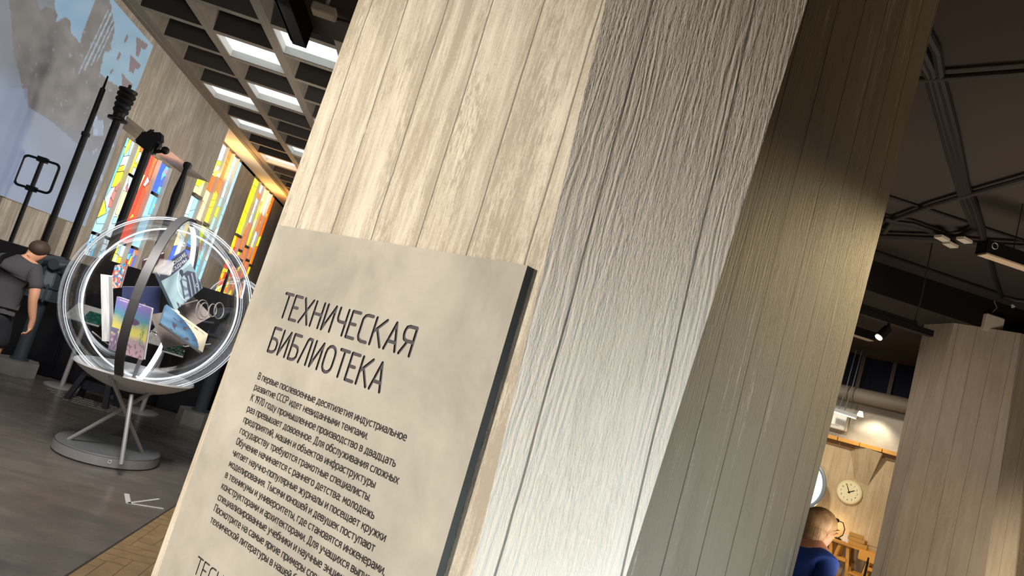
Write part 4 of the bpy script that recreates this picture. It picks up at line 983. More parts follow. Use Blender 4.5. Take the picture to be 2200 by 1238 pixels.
def c_round(s, t_, p):
    cream = C(222, 216, 192)
    if math.hypot((s+.10)/1.0, (t_-1.05)/1.05) < 1.0 or s < .12:
        base = lerp(C(46, 84, 128), C(110, 150, 180), .45+nz(s*3, t_*3)*.6-.3*s+.25*t_)
        if nz(s*9, t_*9, 2) > .3 and .2 < s < .8: base = C(78, 74, 86)
        return base
    if .35 < s < .92 and .10 < t_ < .16 and nz(s*40, t_*50) > 0: return C(90, 84, 74)
    return cream
flat = lambda *c: (lambda s, t_, p: lerp(C(*c), C(*[x*.86 for x in c]), .5+nz(s*3, t_*3)))
wt = mat('pale_lettering', C(214, 220, 226), .5)
book([(336, 583), (397, 536), (376, 668)], rz(cd, 8)+V((0, 0, .25)), .22, .09, c_abyss, 'light blue book with navy title band and a statue figure, highest in the globe', spine=(150, 182, 196), nu=110, nv=140,
     text=[('ПЫЛАЮЩИЕ', .02, .14, .11, .95, wt), ('БЕЗДНЫ', .30, .25, .10, .62, wt)])
book([(251, 637), (325, 662), (232, 750)], rz(cd, -12), .30, .085, c_sci, 'book with a purple, teal and yellow landscape cover behind the grey hoop', spine=(226, 226, 232), nu=56, nv=72)
book([(358, 654), (447, 718), (345, 694)], rz(cd, 10)+V((0, 0, .3)), .34, .07, c_round, 'blue and cream book lying at a slant, lowest of the right-hand books', spine=(150, 182, 204), nu=70, nv=40)
book([(263, 616), (345, 616), (258, 700)], rz(cd, 0), -.10, .08, flat(52, 62, 104), 'plain dark blue book behind the landscape cover', spine=(210, 212, 216), nu=16, nv=16)
book([(372, 652), (411, 632), (418, 700)], rz(cd, 10)+V((0, 0, .2)), .02, .05, flat(172, 160, 156), 'mauve grey book tucked under the light blue one', spine=(150, 140, 138), nu=16, nv=16)
book([(322, 676), (372, 668), (351, 748)], rz(cd, -5)+V((0, 0, .15)), .05, .06, flat(158, 146, 142), 'grey brown book with open pages in the middle of the globe', spine=(150, 140, 138), nu=16, nv=16)
book([(352, 738), (398, 752), (348, 752)], rz(cd, 0)+V((0, 0, .4)), -.05, .05, lambda s, t_, p: C(38, 80, 74) if nz(s*14, t_*6) > -.1 else C(170, 196, 190), 'dark green patterned book at the bottom behind the slanted blue one', spine=(190, 200, 200), nu=30, nv=14)
book([(216, 589), (233, 591), (219, 733)], rz(cd, -4), .16, .24, flat(226, 228, 230), 'white book standing edge-on at the left inside the globe', spine=(226, 228, 230), nu=6, nv=20)
book([(305, 562), (352, 545), (303, 584)], rz(cd, 0)+V((0, 0, -.5)), -.12, .05, flat(92, 62, 72), 'maroon book seen from below behind the top of the hoop', spine=(92, 62, 72), nu=10, nv=10)
book([(247, 570), (272, 566), (232, 622)], rz(cd, -20), -.12, .05, lambda s, t_, p: random.choice([C(230, 70, 40), C(60, 150, 200), C(240, 150, 60), C(40, 110, 160), C(220, 220, 210)]), 'book with a red and blue mosaic cover at the back left of the globe', spine=(120, 60, 60), nu=8, nv=14)

# ------------------------------------------------------------------ library side: ceiling services
def services(pts, r, name, label, cat, m, n=8):
    mb = MB(); mb.tube(pts, r, n); return tag(mb.build(name, m, smooth=True), label, cat)
M['cable'] = mat('black_cable', C(22, 20, 20), .6); M['conduit'] = mat('dark_grey_conduit', C(52, 48, 44), .5)
zc = 3.57
wig = lambda pts, a: [PZ(x+a*math.sin(i*1.7), y, zc) for i, (x, y) in enumerate(pts)]
bun = empty('cable_bundle', PZ(2050, 300, 3.57), 'bundle of three thick black cables snaking over the dark ceiling', 'cable')
for j, (lab, pts) in enumerate((('rightmost', [(1985, 60), (2010, 110), (2022, 170), (2040, 230), (2053, 290), (2065, 350), (2078, 400), (2095, 440), (2108, 490), (2113, 525)]),
                 ('middle', [(1978, 100), (2000, 150), (2015, 200), (2032, 260), (2048, 320), (2060, 370), (2075, 420), (2090, 460), (2100, 500)]),
                 ('leftmost', [(1970, 120), (1992, 160), (2008, 210), (2026, 270), (2038, 330), (2052, 380), (2070, 430), (2085, 470), (2094, 492)]))):
    mb = MB(); mb.tube(wig(pts, 2.0), .022, 8); mb.build('cable', M['cable'], bun, smooth=True)
services([PZ(1940, 174, 3.56), PZ(2240, 152, 3.56)], .016, 'conduit', 'straight dark conduit crossing the ceiling highest in the photo', 'conduit', M['conduit'])
services([PZ(1900, 500, 3.56), PZ(1921, 472, 3.56), PZ(2000, 443, 3.56), PZ(2090, 416, 3.56), PZ(2240, 374, 3.56)], .018, 'conduit', 'dark conduit slanting up to the right past the cable bundle', 'conduit', M['conduit'])
services([PZ(1880, 413, 3.585), PZ(2230, 528, 3.585)], .010, 'conduit', 'thin dark rod descending right across the ceiling above the round tube', 'conduit', M['cable'])
services([PZ(1850, 508, 3.54), PZ(2000, 514, 3.54), PZ(2112, 526, 3.54), PZ(2240, 534, 3.54)], .03, 'pipe', 'thick grey round pipe under the ceiling behind the linear lamp', 'pipe', M['conduit'])
services([PZ(1850, 530, 3.58), PZ(2145, 631, 3.58)], .011, 'conduit', 'thin dark rod just in front of the black ceiling beam', 'conduit', M['cable'])
services([PZ(1900, 470, 3.55), PZ(1925, 478, 3.55), PZ(1960, 482, 3.55), PZ(2000, 496, 3.55), PZ(2040, 511, 3.55), PZ(2062, 508, 3.55), PZ(2095, 492, 3.55)], .022, 'cable', 'sagging black cable joining the bundle from the pillar side', 'cable', M['cable'])
services([PZ(2110, 530, 3.57), PZ(2128, 560, 3.57), PZ(2138, 600, 3.57), PZ(2152, 638, 3.58), PZ(2185, 646, 3.58), PZ(2230, 650, 3.58)], .018, 'cable', 'black cable running on to the beam above the white box', 'cable', M['cable'])
mb = MB()
for (x, y), lb in (((2024, 512), 'left'), ((2072, 516), 'right'), ((2042, 526), 'lowest')):
    c_ = PZ(x, y, 3.50); mb = MB(); mb.box(c_, (.10, .06, .02), .3)
    tag(mb.build('cable_clip', M['cream']), 'pale cable clip by the round ceiling pipe, %s of three' % lb, 'clip', 'pale cable clips')
# linear lamp at the right edge
t = empty('linear_lamp', PY(2150, 560, 4.0), 'black linear pendant lamp at the right edge of the photo', 'lamp')
A = PY(2106, 545, 4.0); 
mb = MB(); mb.box(A+V((.65, 0, .045)), (1.3, .09, .085)); mb.build('housing', M['black'], t)
mb = MB(); mb.box(A+V((.65, -.01, -.0035)), (1.29, .075, .01)); mb.build('diffuser', M['cover_led'], t)
mb = MB(); mb.tube([V((3.43, 4.0, A.z+.08)), V((3.43, 4.0, 3.6))], .004, 6); mb.build('wire', M['cable'], t)
mb = MB(); mb.tube([A+V((.05+.02*math.cos(k*pi/6), -.046, .06+.02*math.sin(k*pi/6))) for k in range(12)], .003, 6, closed=True); mb.build('hanging_ring', M['steel'], t)
# track with spot
YT = 5.1; e_ = PY(2000, 719, YT); l_ = PY(1800, 662, YT)
t = empty('track_light', ((e_.x+l_.x)/2, YT, e_.z), 'black lighting track with a small lit spotlight in front of the farther pillar', 'lamp')
mb = MB(); mb.box(((e_.x+l_.x)/2-.3, YT, e_.z+.005), (e_.x-l_.x+.6, .06, .05)); mb.box(((e_.x+l_.x)/2-.1, YT, e_.z+.045), (e_.x-l_.x-.1, .05, .03)); mb.build('rail', M['black'], t)
for xx in (PY(1964, 698, YT).x,):
    mb = MB(); mb.tube([(xx, YT, e_.z+.04), (xx+.01, YT, e_.z+.3), (xx, YT, 3.6)], .006, 6); mb.build('wire', M['cable'], t)
h0, h1 = PY(1908, 706, YT), PY(1889, 724, YT)
mb = MB(); mb.cyl(h0, h1, .032, .036, 16); mb.cyl(h0+V((0, 0, .01)), h0+V((0, 0, .09)), .012); sp = mb.build('spot_head', M['black'], t, smooth=True)
d = (h1-h0).normalized(); mb = MB(); mb.cyl(h1+d*.001, h1+d*.012, .028, n=16); mb.build('lens', M['lamp_on'], sp)
# second rail behind
YT = 6.6; e_ = PY(1874, 724, YT)
t = empty('linear_lamp', (e_.x-.5, YT, e_.z), 'short end of a second black linear lamp beside the big pillar edge', 'lamp')
mb = MB(); mb.box((e_.x-.6, YT, e_.z), (1.2, .1, .085)); mb.build('housing', M['black'], t)
mb = MB(); mb.box((e_.x-.6, YT-.01, e_.z-.047), (1.18, .08, .008)); mb.build('diffuser', M['cover_led'], t)
mb = MB(); mb.tube([(e_.x-.5, YT, e_.z+.04), (e_.x-.5, YT, 3.31)], .005, 6); mb.build('wire', M['cable'], t)
# white box and emergency lamp on the beam
yb = 6.02; A, B, D = PY(2111, 678, yb), PY(2150, 682, yb), PY(2104, 713, yb); c_ = (B+D)/2
t = empty('wall_speaker', c_, 'square beige box hung by a curly wire above the farther pillar', 'speaker')
mb = MB(); mb.box((c_.x, yb-.03, c_.z), ((B-A).length, .055, .165)); mb.build('housing', M['cream'], t, bevel=.008)
mb = MB(); mb.tube([PY(x, y, yb-.012) for x, y in ((2130, 677), (2133, 670), (2142, 662), (2139, 654), (2136, 648), (2142, 643))], .004, 6); mb.build('wire', mat('grey_wire', C(130, 124, 116), .5), t, smooth=True)
c_ = PY(2182, 655, yb-.05); mb = MB(); mb.cyl(c_+V((-.02, .03, .03)), c_, .02, .045, 12); mb.box(c_+V((0, .03, .03)), (.05, .06, .03))
tag(mb.build('beam_lamp', M['white'], smooth=True), 'tiny white cone lamp under the ceiling beam right of the beige box', 'lamp')
# black rail and white box on the ceiling by the coffers
A = PZ(650, 72, 3.5)
mb = MB(); mb.box((A.x-.02, 3.4, 3.52), (.10, 3.3, .16)); mb.box((A.x-.065, 3.4, 3.45), (.02, 3.2, .02))
tag(mb.build('ceiling_rail', M['black']), 'black boxed rail along the edge of the low ceiling beside the coffers', 'rail')
c_ = PZ(697, 25, 3.47); t = empty('sensor_box', c_+V((0, 0, -.03)), 'small white sensor box on the black ceiling left of the pillar top', 'sensor')
mb = MB(); mb.box(c_, (.15, .10, .055), .0); mb.build('housing', M['cream'], t, bevel=.006)
mb = MB(); mb.cyl(c_+V((0, 0, .02)), c_+V((0, 0, .13)), .012); mb.build('stem', M['cream'], t)
mb = MB(); mb.tube([c_+V((.05, .05, 0)), c_+V((.10, .22, .08)), c_+V((.3, .3, .11)), c_+V((.6, .4, .12))], .008, 6); mb.build('cable', M['cable'], t)

# ------------------------------------------------------------------ library furniture
N2 = V((-1, -1, 0)).normalized(); E2 = V((1, -1, 0)).normalized()
# ledge of ochre boards
mb = MB(); t = empty('slatted_ledge', PD(1850, 960, 15.4), 'ochre boarded ledge running along the far wall above the clock', 'ledge')
a_ = PD(1778, 945, k2); 
for i in range(9):
    p = W2(-4.75+i*.40, 2.085); mb2 = MB(); mb2.box(p+N2*.10, (.385/math.sqrt(2)*1.0, .2, .05), -pi/4); mb2.build('board', M['wood2'], t)
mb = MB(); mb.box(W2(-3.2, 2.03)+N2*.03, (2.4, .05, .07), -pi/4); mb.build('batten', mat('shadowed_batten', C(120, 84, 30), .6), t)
# clock
cc = PD(1826, 1058, k2)+N2*.03
t = empty('wall_clock', cc, 'round cream wall clock with black numerals on the far library wall', 'clock')
def disc(mb, r0, r1, d0, d1, n=40):
    q0 = [cc+E2*r0*math.cos(2*pi*k/n)+EZ*r0*math.sin(2*pi*k/n)+N2*d0 for k in range(n)]; q1 = [cc+E2*r1*math.cos(2*pi*k/n)+EZ*r1*math.sin(2*pi*k/n)+N2*d1 for k in range(n)]
    mb.add(q0+q1, [list(range(n)), list(range(n, 2*n))[::-1]]+[(k, (k+1) % n, n+(k+1) % n, n+k) for k in range(n)])
RC = .163
mb = MB(); disc(mb, RC, RC, -.028, .01); disc(mb, RC, RC*.93, .01, .022); mb.build('case', mat('cream_clock_case', C(214, 200, 158), .4), t)
mb = MB(); disc(mb, RC*.82, RC*.82, .02, .0235); mb.build('dial', mat('cream_dial', C(222, 212, 172), .6), t)
for h in range(1, 13):
    an = math.radians(90-30*h); text_obj(str(h), 'numeral', cc+E2*RC*.64*math.cos(an)+EZ*(RC*.64*math.sin(an)-.011)+N2*.0245, E2, EZ, .034, .9, M['ink'], t, align='CENTER', bold=.008)
for nm_, ang, L_, w_ in (('hour_hand', 90-30*1.95, .075, .008), ('minute_hand', 90+30*.9, .115, .006)):
    d = E2*math.cos(math.radians(ang))+EZ*math.sin(math.radians(ang)); s_ = N2.cross(d)*w_; b_ = cc+N2*.027
    mb = MB(); mb.prism([b_-d*.02-s_, b_+d*L_-s_*.6, b_+d*L_+s_*.6, b_-d*.02+s_], N2*.002); mb.build(nm_, M['black'], t)
# air conditioner
A, B, D = PD(1770, 873, 15.38), PD(1826, 900, 15.38), PD(1818, 930, 15.38); u_c = -3.55; 
t = empty('air_conditioner', W2(-3.62, 2.2), 'white wall air conditioner above the ledge beside the pillar edge', 'air conditioner')
pr = [(0, 0), (.18, .0), (.2, .04), (.2, .14), (.17, .24), (0, .25)]
mb = MB(); mb.prism([W2(-4.3, 2.215+z)+N2*x for x, z in pr], (W2(-3.28, 0)-W2(-4.3, 0))); mb.build('body', M['white'], t, bevel=.01)
mb = MB(); mb.box(W2(-3.8, 2.26)+N2*.201, (.6, .006, .02), -pi/4); mb.build('louvre', mat('louvre_grey', C(190, 176, 164), .5), t)
# pendant linear lamp
k3 = 14.6; A, B = PD(1780, 880, k3), PD(1842, 900, k3)
t = empty('pendant_lamp', (A+B)/2, 'grey pendant linear lamp glowing underneath, by the pillar edge near the air conditioner', 'lamp')
d = (B-A).normalized(); mb = MB(); mb.hexa([A+N2*.04, B+N2*.04, B-N2*.04, A-N2*.04], [A+N2*.03+V((0, 0, .05)), B+N2*.03+V((0, 0, .05)), B-N2*.03+V((0, 0, .05)), A-N2*.03+V((0, 0, .05))]); mb.build('housing', M['greypaint'], t)
mb = MB(); mb.hexa([A+N2*.036+V((0, 0, -.012)), B+N2*.036-d*.03+V((0, 0, -.012)), B-N2*.036-d*.03+V((0, 0, -.012)), A-N2*.036+V((0, 0, -.012))], [A+N2*.04-V((0, 0, .002)), B+N2*.04-V((0, 0, .002))-d*.02, B-N2*.04-V((0, 0, .002))-d*.02, A-N2*.04-V((0, 0, .002))]); mb.build('tube', M['lamp_on'], t)
mb = MB()
for p in (A+d*.13, A+d*.2): mb.tube([p+V((0, 0, .05)), p+V((.03, 0, .35)), V((p.x+.05, p.y, 3.3))], .006, 6)
mb.build('wire', M['greypaint'], t, smooth=True)
c_ = PD(1848, 892, k3); mb = MB(); mb.cyl(c_+V((0, 0, .05)), c_-V((0, 0, .02)), .022, .045, 14)
tag(mb.build('spot_lamp', M['lamp_on'], smooth=True), 'small cream spot lamp at the end of the pendant lamp', 'lamp')
# round lit porthole display
pc = PD(1731, 1040, 15.0); t = empty('porthole_mirror', pc-V((0, 0, .4)), 'round grey rimmed porthole glowing white, half hidden by the big pillar', 'porthole')
RP = (PD(1770, 1036, 15.0)-pc).length
ringpts = [pc+E2*RP*math.cos(2*pi*k/40)+EZ*RP*1.3*math.sin(2*pi*k/40) for k in range(40)]
mb = MB(); mb.tube(ringpts, .026, 8, closed=True); mb.build('rim', mat('blue_grey_rim', C(150, 160, 172), .4, .3), t, smooth=True)
mb = MB(); mb.face([p-N2*.01 for p in ringpts]); mb.build('pane', mat('white_glow_pane', C(210, 216, 222), .25, emit=C(214, 224, 232), es=.7), t, fix=False)
mb = MB(); 
for u in (-.06, .03, .1): mb.box(pc+E2*u+N2*.01, (.02, .02, RP*1.9), -pi/4)
mb.build('bars', M['greypaint'], t)
mb = MB(); mb.box(pc+N2*.05-V((0, 0, RP*1.34)), (RP*2, .12, .06), -pi/4); mb.build('sill', mat('grey_sill', C(150, 156, 164), .5), t)
# trestle desk
kd = 15.0
TA, TB = PD(1770, 1146, kd), PD(1888, 1191, kd); zt = .775
TA.z = TB.z = zt
t = empty('trestle_table', ((TA+TB)/2).xy.to_3d(), 'yellow pine trestle table against the far library wall', 'table')
mb = MB(); f_ = [TA-E2*.25, TB+E2*.5]; mb.hexa([f_[0], f_[1], f_[1]-N2*.34, f_[0]-N2*.34], [f_[0]-V((0, 0, .03)), f_[1]-V((0, 0, .03)), f_[1]-N2*.34-V((0, 0, .03)), f_[0]-N2*.34-V((0, 0, .03))]); mb.build('tabletop', M['wood'], t)
for s0 in (PD(1776, 1160, kd), PD(1812, 1172, kd), PD(1880, 1195, kd)):
    b0 = V((s0.x, s0.y, 0))-N2*.03
    tr = MB()
    legs = []
    for e_s in (-.17, .17):
        for dd, in ((0,), (.26,)):
            tp_ = b0-N2*dd+E2*(e_s*.28)+V((0, 0, zt-.03)); bt = b0-N2*dd+E2*e_s; tr.hexa([bt+E2*.02, bt-E2*.02, bt-E2*.02-N2*.02, bt+E2*.02-N2*.02], [tp_+E2*.02, tp_-E2*.02, tp_-E2*.02-N2*.02, tp_+E2*.02-N2*.02])
    for zz_ in (.30, .56):
        w_ = .17*(1-.72*zz_/zt)
        for dd in (0, .26): tr.box(b0-N2*(dd+.01)+V((0, 0, zz_)), (2*w_, .02, .045), -pi/4)
    tr.build('trestle', M['wood'], t)
# boxes on the desk
def carton(u, z, w_, h_, dp, label, m, rot=0, grp='boxes on the trestle table'):
    mb = MB(); c_ = PD(*u, kd+.16); mb.box((c_.x, c_.y, z+h_/2), (w_, dp, h_), -pi/4+rot)
    return tag(mb.build('carton', m, bevel=.004), label, 'box', grp)
carton((1846, 1165), zt, .22, .055, .14, 'brown cardboard box at the bottom of the desk stack', M['carton'], .05)
carton((1843, 1158), zt+.056, .21, .05, .14, 'brown cardboard box in the middle of the desk stack', M['carton'], -.08)
carton((1840, 1152), zt+.107, .17, .045, .13, 'brown cardboard box on top of the desk stack', M['carton'], .12)
carton((1817, 1158), zt, .07, .10, .02, 'small white card standing left of the cardboard stack', M['white'], .1)
carton((1806, 1158), zt, .14, .006, .13, 'flat brown sheet lying on the desk left of the white card', mat('brown_sheet', C(160, 110, 60), .8), .2)
# desk lamp
b0 = PD(1801, 1154, kd+.2); b0.z = zt
t = empty('desk_lamp', b0, 'black desk lamp with a curved arm on the trestle table', 'lamp')
mb = MB(); mb.lathe([(.045, 0), (.045, .015), (.02, .03)], b0, 20); mb.build('base', M['black'], t, smooth=True)
hd = PD(1799, 1118, kd+.2); mb = MB(); ap = [b0+V((0, 0, .02)), b0+E2*.05+V((0, 0, .08)), b0+E2*.055+V((0, 0, .16)), b0+E2*.02+V((0, 0, hd.z-zt-.01)), hd]
mb.tube(ap, .007, 8); mb.build('arm', M['black'], t, smooth=True)
mb = MB(); mb.cyl(hd+E2*.02, hd-E2*.10-V((0, 0, .03)), .022, .06, 18); sh_ = mb.build('shade', M['black'], t, smooth=True)
mb = MB(); mb.sphere(hd-E2*.085-V((0, 0, .04)), .042, 14, 10); mb.build('bulb', M['lamp_on'], sh_, smooth=True)
lamp('desk_lamp_light', 'POINT', hd-E2*.08-V((0, 0, .10)), hd, 5, (1, .8, .45), .05)
# office chair
c_ = PD(1866, 1200, 14.5); t = empty('office_chair', (c_.x, c_.y, 0), 'office chair with a yellow plywood back and black base under the desk', 'chair')
mb = MB(); mb.box((c_.x, c_.y, .73), (.24, .018, .12), -pi/4); mb.build('backrest', M['wood'], t, bevel=.008)
mb = MB(); mb.box((c_.x+.1, c_.y+.1, .47), (.38, .36, .025), -pi/4); mb.build('seat', M['wood'], t, bevel=.008)
mb = MB(); mb.tube([(c_.x, c_.y, .73), (c_.x-.01, c_.y-.01, .5), (c_.x+.08, c_.y+.08, .45)], .014, 8); mb.build('back_stem', M['black'], t, smooth=True)
mb = MB(); mb.cyl((c_.x+.1, c_.y+.1, .07), (c_.x+.1, c_.y+.1, .46), .025)
for k in range(5): an = k*2*pi/5; mb.cyl((c_.x+.1, c_.y+.1, .09), (c_.x+.1+.28*math.cos(an), c_.y+.1+.28*math.sin(an), .06), .018)
mb.tube([(c_.x+.1+.2*math.cos(k*pi/10), c_.y+.1+.2*math.sin(k*pi/10), .26) for k in range(20)], .012, 8, closed=True); mb.build('base', M['black'], t, smooth=True)
for k in range(5):
    an = k*2*pi/5; mb = MB(); mb.cyl((c_.x+.1+.28*math.cos(an)-.02, c_.y+.1+.28*math.sin(an), .028), (c_.x+.1+.28*math.cos(an)+.02, c_.y+.1+.28*math.sin(an), .028), .028, n=12); mb.build('caster', M['black'], t, smooth=True)

# ------------------------------------------------------------------ people
def skin(name, verts, edges, m, parent, lv=2, root=0):
    me = bpy.data.meshes.new(name); me.from_pydata([v[:3] for v in verts], edges, []); o = bpy.data.objects.new(name, me); COL.objects.link(o)
    md = o.modifiers.new('s', 'SKIN'); md.use_smooth_shade = True
    for i, v in enumerate(verts):
        r = v[3]; r = (r, r) if isinstance(r, (int, float)) else r
        me.skin_vertices[0].data[i].radius = r
    me.skin_vertices[0].data[root].use_root = True
    sb = o.modifiers.new('d', 'SUBSURF'); sb.levels = lv; sb.render_levels = lv
    bpy.context.view_layer.update()
    nm_ = bpy.data.meshes.new_from_object(o.evaluated_get(bpy.context.evaluated_depsgraph_get())); bpy.data.objects.remove(o)
    nm_.materials.clear(); nm_.materials.append(m); nm_.polygons.foreach_set('use_smooth', [True]*len(nm_.polygons)); nm_.name = name
    r_ = bpy.data.objects.new(name, nm_); COL.objects.link(r_); r_.parent = parent; r_.matrix_parent_inverse = pmat(parent).inverted()
    return r_
class G:
    def __init__(s): s.v = []; s.e = []
    def add(s, p, r, par=None):
        s.v.append((p[0], p[1], p[2], r)); i = len(s.v)-1
        if par is not None: s.e.append((par, i))
        return i
    def chain(s, pts, par):
        for p, r in pts: par = s.add(p, r, par)
        return par
def hand(g, wrist, par, d, side, nrm, curl=.35, k=1.0):
    """palm, four unequal bent fingers and a thumb; d = direction of the hand, side = towards the thumb, nrm = back of hand"""
    d, side, nrm = V(d).normalized(), V(side).normalized(), V(nrm).normalized(); w_ = V(wrist)
    pm = g.add(w_+d*.045*k, (.030*k, .017*k), par)
    for off, L_, c_ in ((.026, .075, 0), (.009, .083, .05), (-.009, .077, .08), (-.026, .060, .12)):
        b = w_+d*.085*k+side*off*k; i = g.add(b, .0105*k, pm); p = b; a = curl*.6+c_
        for s in (.45, .32, .23):
            p = p+(d*math.cos(a)-nrm*math.sin(a))*L_*s*k; i = g.add(p, .0092*k if s > .3 else .0078*k, i); a += curl+c_
    b = w_+d*.03*k+side*.03*k; i = g.add(b, .012*k, pm)
    i = g.add(b+(d*.7+side*.6-nrm*.3)*.035*k, .0105*k, i); g.add(b+(d*.9+side*.5-nrm*.5)*.065*k, .009*k, i)
# man at the viewer, seen from behind
py_ = 6.9
man = empty('person', (-3.72, py_, 0), 'man in a dark T-shirt and black shorts seen from behind, bending to a viewer', 'person')
g = G()
pel = g.add((-3.73, py_, .88), .150); w1 = g.add((-3.725, py_-.01, 1.04), .115, pel); ch = g.add((-3.70, py_, 1.22), .120, w1)
ub = g.add((-3.67, py_+.03, 1.325), .085, ch); nk = g.add((-3.63, py_+.06, 1.40), .056, ub); jw = g.add((-3.60, py_+.08, 1.455), (.066, .075), nk)
sk = g.add((-3.585, py_+.085, 1.505), (.072, .082), jw); g.add((-3.58, py_+.08, 1.532), (.052, .06), sk)
nose = g.add((-3.555, py_+.175, 1.475), .012, jw)
for sx in (-1, 1): g.add((-3.592+sx*.083, py_+.075, 1.475), (.010, .018), jw)
sr = g.add((-3.535, py_+.02, 1.325), .058, ub); i = g.chain([((-3.475, py_+.0, 1.21), .053), ((-3.445, py_-.01, 1.10), .048), ((-3.44, py_-.01, 1.05), .041), ((-3.425, py_+.02, .95), .038), ((-3.405, py_+.04, .875), .028)], sr)
hand(g, (-3.403, py_+.045, .862), i, (.02, .03, -1), (-.25, 1, 0), (1, .25, 0), .55)
sl = g.add((-3.82, py_+.03, 1.325), .058, ub); i = g.chain([((-3.92, py_+.04, 1.2), .052), ((-3.97, py_+.08, 1.08), .045), ((-4.0, py_+.2, .98), .037), ((-3.97, py_+.29, .95), .028)], sl)
hand(g, (-3.965, py_+.30, .948), i, (.1, 1, -.1), (1, 0, 0), (0, .1, 1), .5)
for sx, hx in ((1, -3.63), (-1, -3.83)):
    hp_ = g.add((hx, py_, .82), .095, pel)
    i = g.chain([((hx+.02*sx, py_+.01, .64), .08), ((hx+.02*sx, py_+.02, .49), .056), ((hx+.02*sx, py_+.0, .36), .056), ((hx+.015*sx, py_, .2), .042), ((hx+.01*sx, py_-.01, .085), .036)], hp_)
    g.chain([((hx+.015*sx, py_+.06, .045), (.04, .035)), ((hx+.02*sx, py_+.16, .04), (.045, .03))], i)
skin('body', g.v, g.e, M['skin'], man, 2, pel)
g = G(); a = g.add((-3.73, py_, .95), .180); b = g.add((-3.725, py_-.01, 1.06), .170, a); c = g.add((-3.70, py_, 1.22), .178, b); d = g.add((-3.67, py_+.028, 1.325), .135, c); e = g.add((-3.645, py_+.045, 1.375), .078, d)
s_ = g.add((-3.54, py_+.02, 1.32), .076, d); g.chain([((-3.48, py_, 1.215), .072), ((-3.452, py_-.01, 1.13), .07)], s_)
s_ = g.add((-3.82, py_+.03, 1.315), .076, d); g.chain([((-3.915, py_+.04, 1.21), .072), ((-3.95, py_+.07, 1.13), .068)], s_)
sh = skin('t_shirt', g.v, g.e, M['shirt'], man, 2, 1)
g = G(); a = g.add((-3.73, py_, .93), .168); b = g.add((-3.73, py_, .84), .172, a)
for sx, hx in ((1, -3.635), (-1, -3.825)): s_ = g.add((hx, py_, .76), .108, b); g.chain([((hx+.02*sx, py_+.01, .64), .105), ((hx+.022*sx, py_+.01, .545), .103)], s_)
skin('shorts', g.v, g.e, M['shorts'], man, 2, 0)
mb = MB(); mb.sphere((-3.584, py_+.070, 1.512), .088, 24, 16, (.96, 1.06, .86)); mb.build('hair', M['hairdark'], man, smooth=True)
mb = MB(); mb.tube([(-3.72, py_-.03, 1.415), (-3.75, py_-.12, 1.35), (-3.755, py_-.175, 1.24), (-3.73, py_-.185, 1.12), (-3.66, py_-.17, 1.0)], .022, 6); mb.build('shoulder_strap', M['black'], man)
for sx, hx in ((1, -3.615), (-1, -3.845)):
    mb = MB(); mb.sphere((hx, py_+.06, .045), .05, 16, 10, (.95, 2.5, .9)); mb.build('shoe', M['black'], man, smooth=True)

# woman walking past the library
wx, wy = 2.70, 4.2
wo = empty('person', (wx-.05, wy, 0), 'blond person in a royal blue top walking right past the library entrance', 'person')
g = G(); f2 = V((.95, .3, 0)).normalized(); lf = V((-.3, .95, 0)).normalized()
B_ = lambda x, y, z: tuple(V((wx, wy, 0))+f2*x+lf*y+V((0, 0, z)))
pel = g.add(B_(-.14, 0, .72), (.14, .13)); a = g.add(B_(-.12, 0, .88), (.12, .12), pel); c = g.add(B_(-.08, 0, 1.02), (.13, .14), a); u = g.add(B_(-.05, 0, 1.115), (.09, .12), c)
nk = g.add(B_(-.005, 0, 1.165), .048, u); jw = g.add(B_(.03, 0, 1.225), (.066, .060), nk); sk = g.add(B_(.015, 0, 1.285), (.088, .072), jw); g.add(B_(.01, 0, 1.325), (.06, .05), sk)
chn = g.add(B_(.085, 0, 1.185), .022, jw); nb = g.add(B_(.100, 0, 1.25), .020, sk); g.add(B_(.128, 0, 1.235), .012, nb); g.add(B_(.098, 0, 1.208), .014, chn)
for s in (-1, 1): g.add(B_(.005, s*.076, 1.245), (.010, .018), jw)
for s, dx in ((1, .12), (-1, -.10)):
    sh0 = g.add(B_(-.06, s*.16, 1.09), .05, u)
    i = g.chain([(B_(-.07+dx*.3, s*.185, .95), .043), (B_(-.05+dx*.7, s*.19, .82), .036), (B_(-.02+dx*1.3, s*.19, .70), .030), (B_(.0+dx*1.7, s*.185, .61), .024)], sh0)
    hand(g, B_(.0+dx*1.75, s*.185, .60), i, (f2*.15+V((0, 0, -1))), f2, lf*s, .5, .9)
    hp_ = g.add(B_(-.14, s*.08, .68), .085, pel)
    i = g.chain([(B_(-.13-dx*.5, s*.085, .52), .07), (B_(-.11-dx*.8, s*.085, .38), .05), (B_(-.13-dx*1.2, s*.085, .24), .046), (B_(-.15-dx*1.6, s*.085, .08), .032)], hp_)
    g.chain([(B_(-.12-dx*1.6, s*.085, .045), .034), (B_(-.03-dx*1.6, s*.085, .035), (.035, .026))], i)
skin('body', g.v, g.e, M['skinpink'], wo, 2, pel)
g = G(); a = g.add(B_(-.14, 0, .66), (.17, .16)); b = g.add(B_(-.12, 0, .86), (.15, .15), a); c = g.add(B_(-.08, 0, 1.01), (.158, .17), b); u = g.add(B_(-.055, 0, 1.105), (.115, .145), c); g.add(B_(-.02, 0, 1.165), .068, u)
for s, dx in ((1, .12), (-1, -.10)):
    q0 = g.add(B_(-.06, s*.16, 1.085), .068, u); g.chain([(B_(-.07+dx*.3, s*.188, .95), .06), (B_(-.05+dx*.7, s*.19, .82), .052), (B_(-.02+dx*1.3, s*.19, .70), .046), (B_(-.005+dx*1.6, s*.187, .64), .04)], q0)
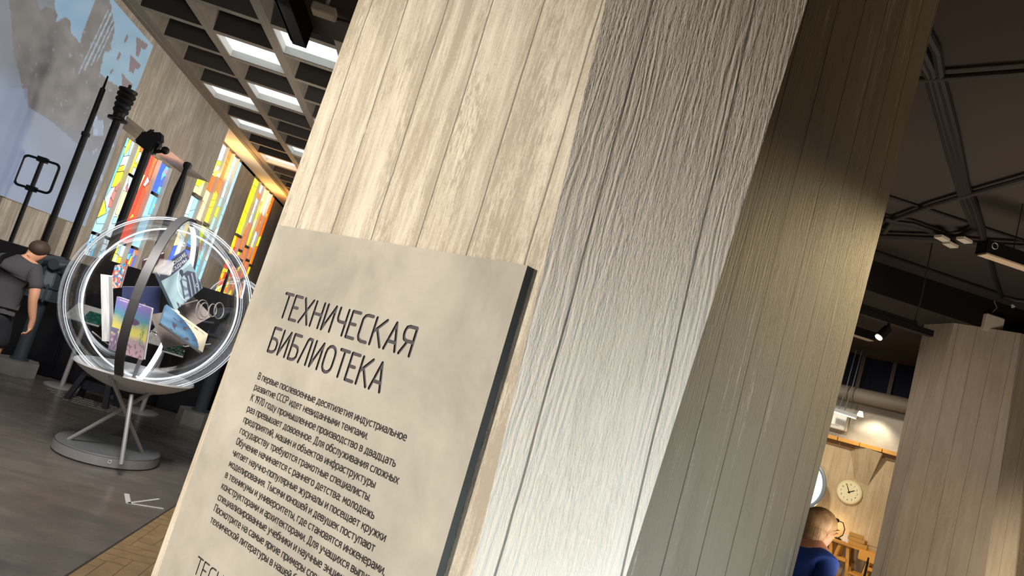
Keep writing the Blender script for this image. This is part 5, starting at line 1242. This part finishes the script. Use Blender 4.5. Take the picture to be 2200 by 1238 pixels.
skin('pullover', g.v, g.e, M['blue'], wo, 2, 1)
g = G(); a = g.add(B_(-.14, 0, .72), (.15, .145))
for s, dx in ((1, .12), (-1, -.10)): q0 = g.add(B_(-.14, s*.08, .66), .098, a); g.chain([(B_(-.13-dx*.5, s*.085, .52), .084), (B_(-.11-dx*.8, s*.085, .38), .066), (B_(-.13-dx*1.2, s*.085, .24), .06), (B_(-.15-dx*1.55, s*.085, .10), .052)], q0)
skin('trousers', g.v, g.e, M['shorts'], wo, 2, 0)
for s, dx in ((1, .12), (-1, -.10)):
    mb = MB(); cs_ = V(B_(-.07-dx*1.6, s*.085, .042)); mb.sphere(cs_, .045, 16, 10, (2.6, .95, .95), Matrix.Rotation(math.atan2(f2.y, f2.x), 3, 'Z')); mb.build('shoe', M['black'], wo, smooth=True)
RW = Matrix.Rotation(math.atan2(f2.y, f2.x), 3, 'Z')
mb = MB(); mb.sphere(B_(-.055, 0, 1.20), .072, 20, 12, (.8, .95, .9), RW); mb.sphere(B_(-.012, 0, 1.296), .108, 28, 18, (1.0, .86, .80), RW @ Matrix.Rotation(-.1, 3, 'Y')); mb.sphere(B_(-.045, 0, 1.235), .088, 24, 14, (.78, .92, .95), RW); mb.sphere(B_(.055, 0, 1.315), .055, 16, 10, (1.0, 1.1, .6), RW)
mb.sphere(B_(.02, .045, 1.285), .07, 18, 12, (1.0, .5, .9), RW); mb.sphere(B_(.02, -.045, 1.285), .07, 18, 12, (1.0, .5, .9), RW)
hair = mb.build('hair', M['blond'], wo, smooth=True)
for s in (-1, 1):
    mb = MB(); mb.sphere(B_(.086, s*.030, 1.253), .012, 12, 8); ey_ = mb.build('eye', M['eye'], wo, smooth=True)
    mb = MB(); mb.sphere(B_(.095, s*.031, 1.253), .006, 10, 6); mb.build('iris', M['pupil'], ey_, smooth=True)
mb = MB(); mb.tube([B_(.108, .018, 1.212), B_(.113, 0, 1.213), B_(.108, -.018, 1.212)], .0055, 6); mb.build('mouth', mat('lip', C(170, 90, 84), .5), wo, smooth=True)
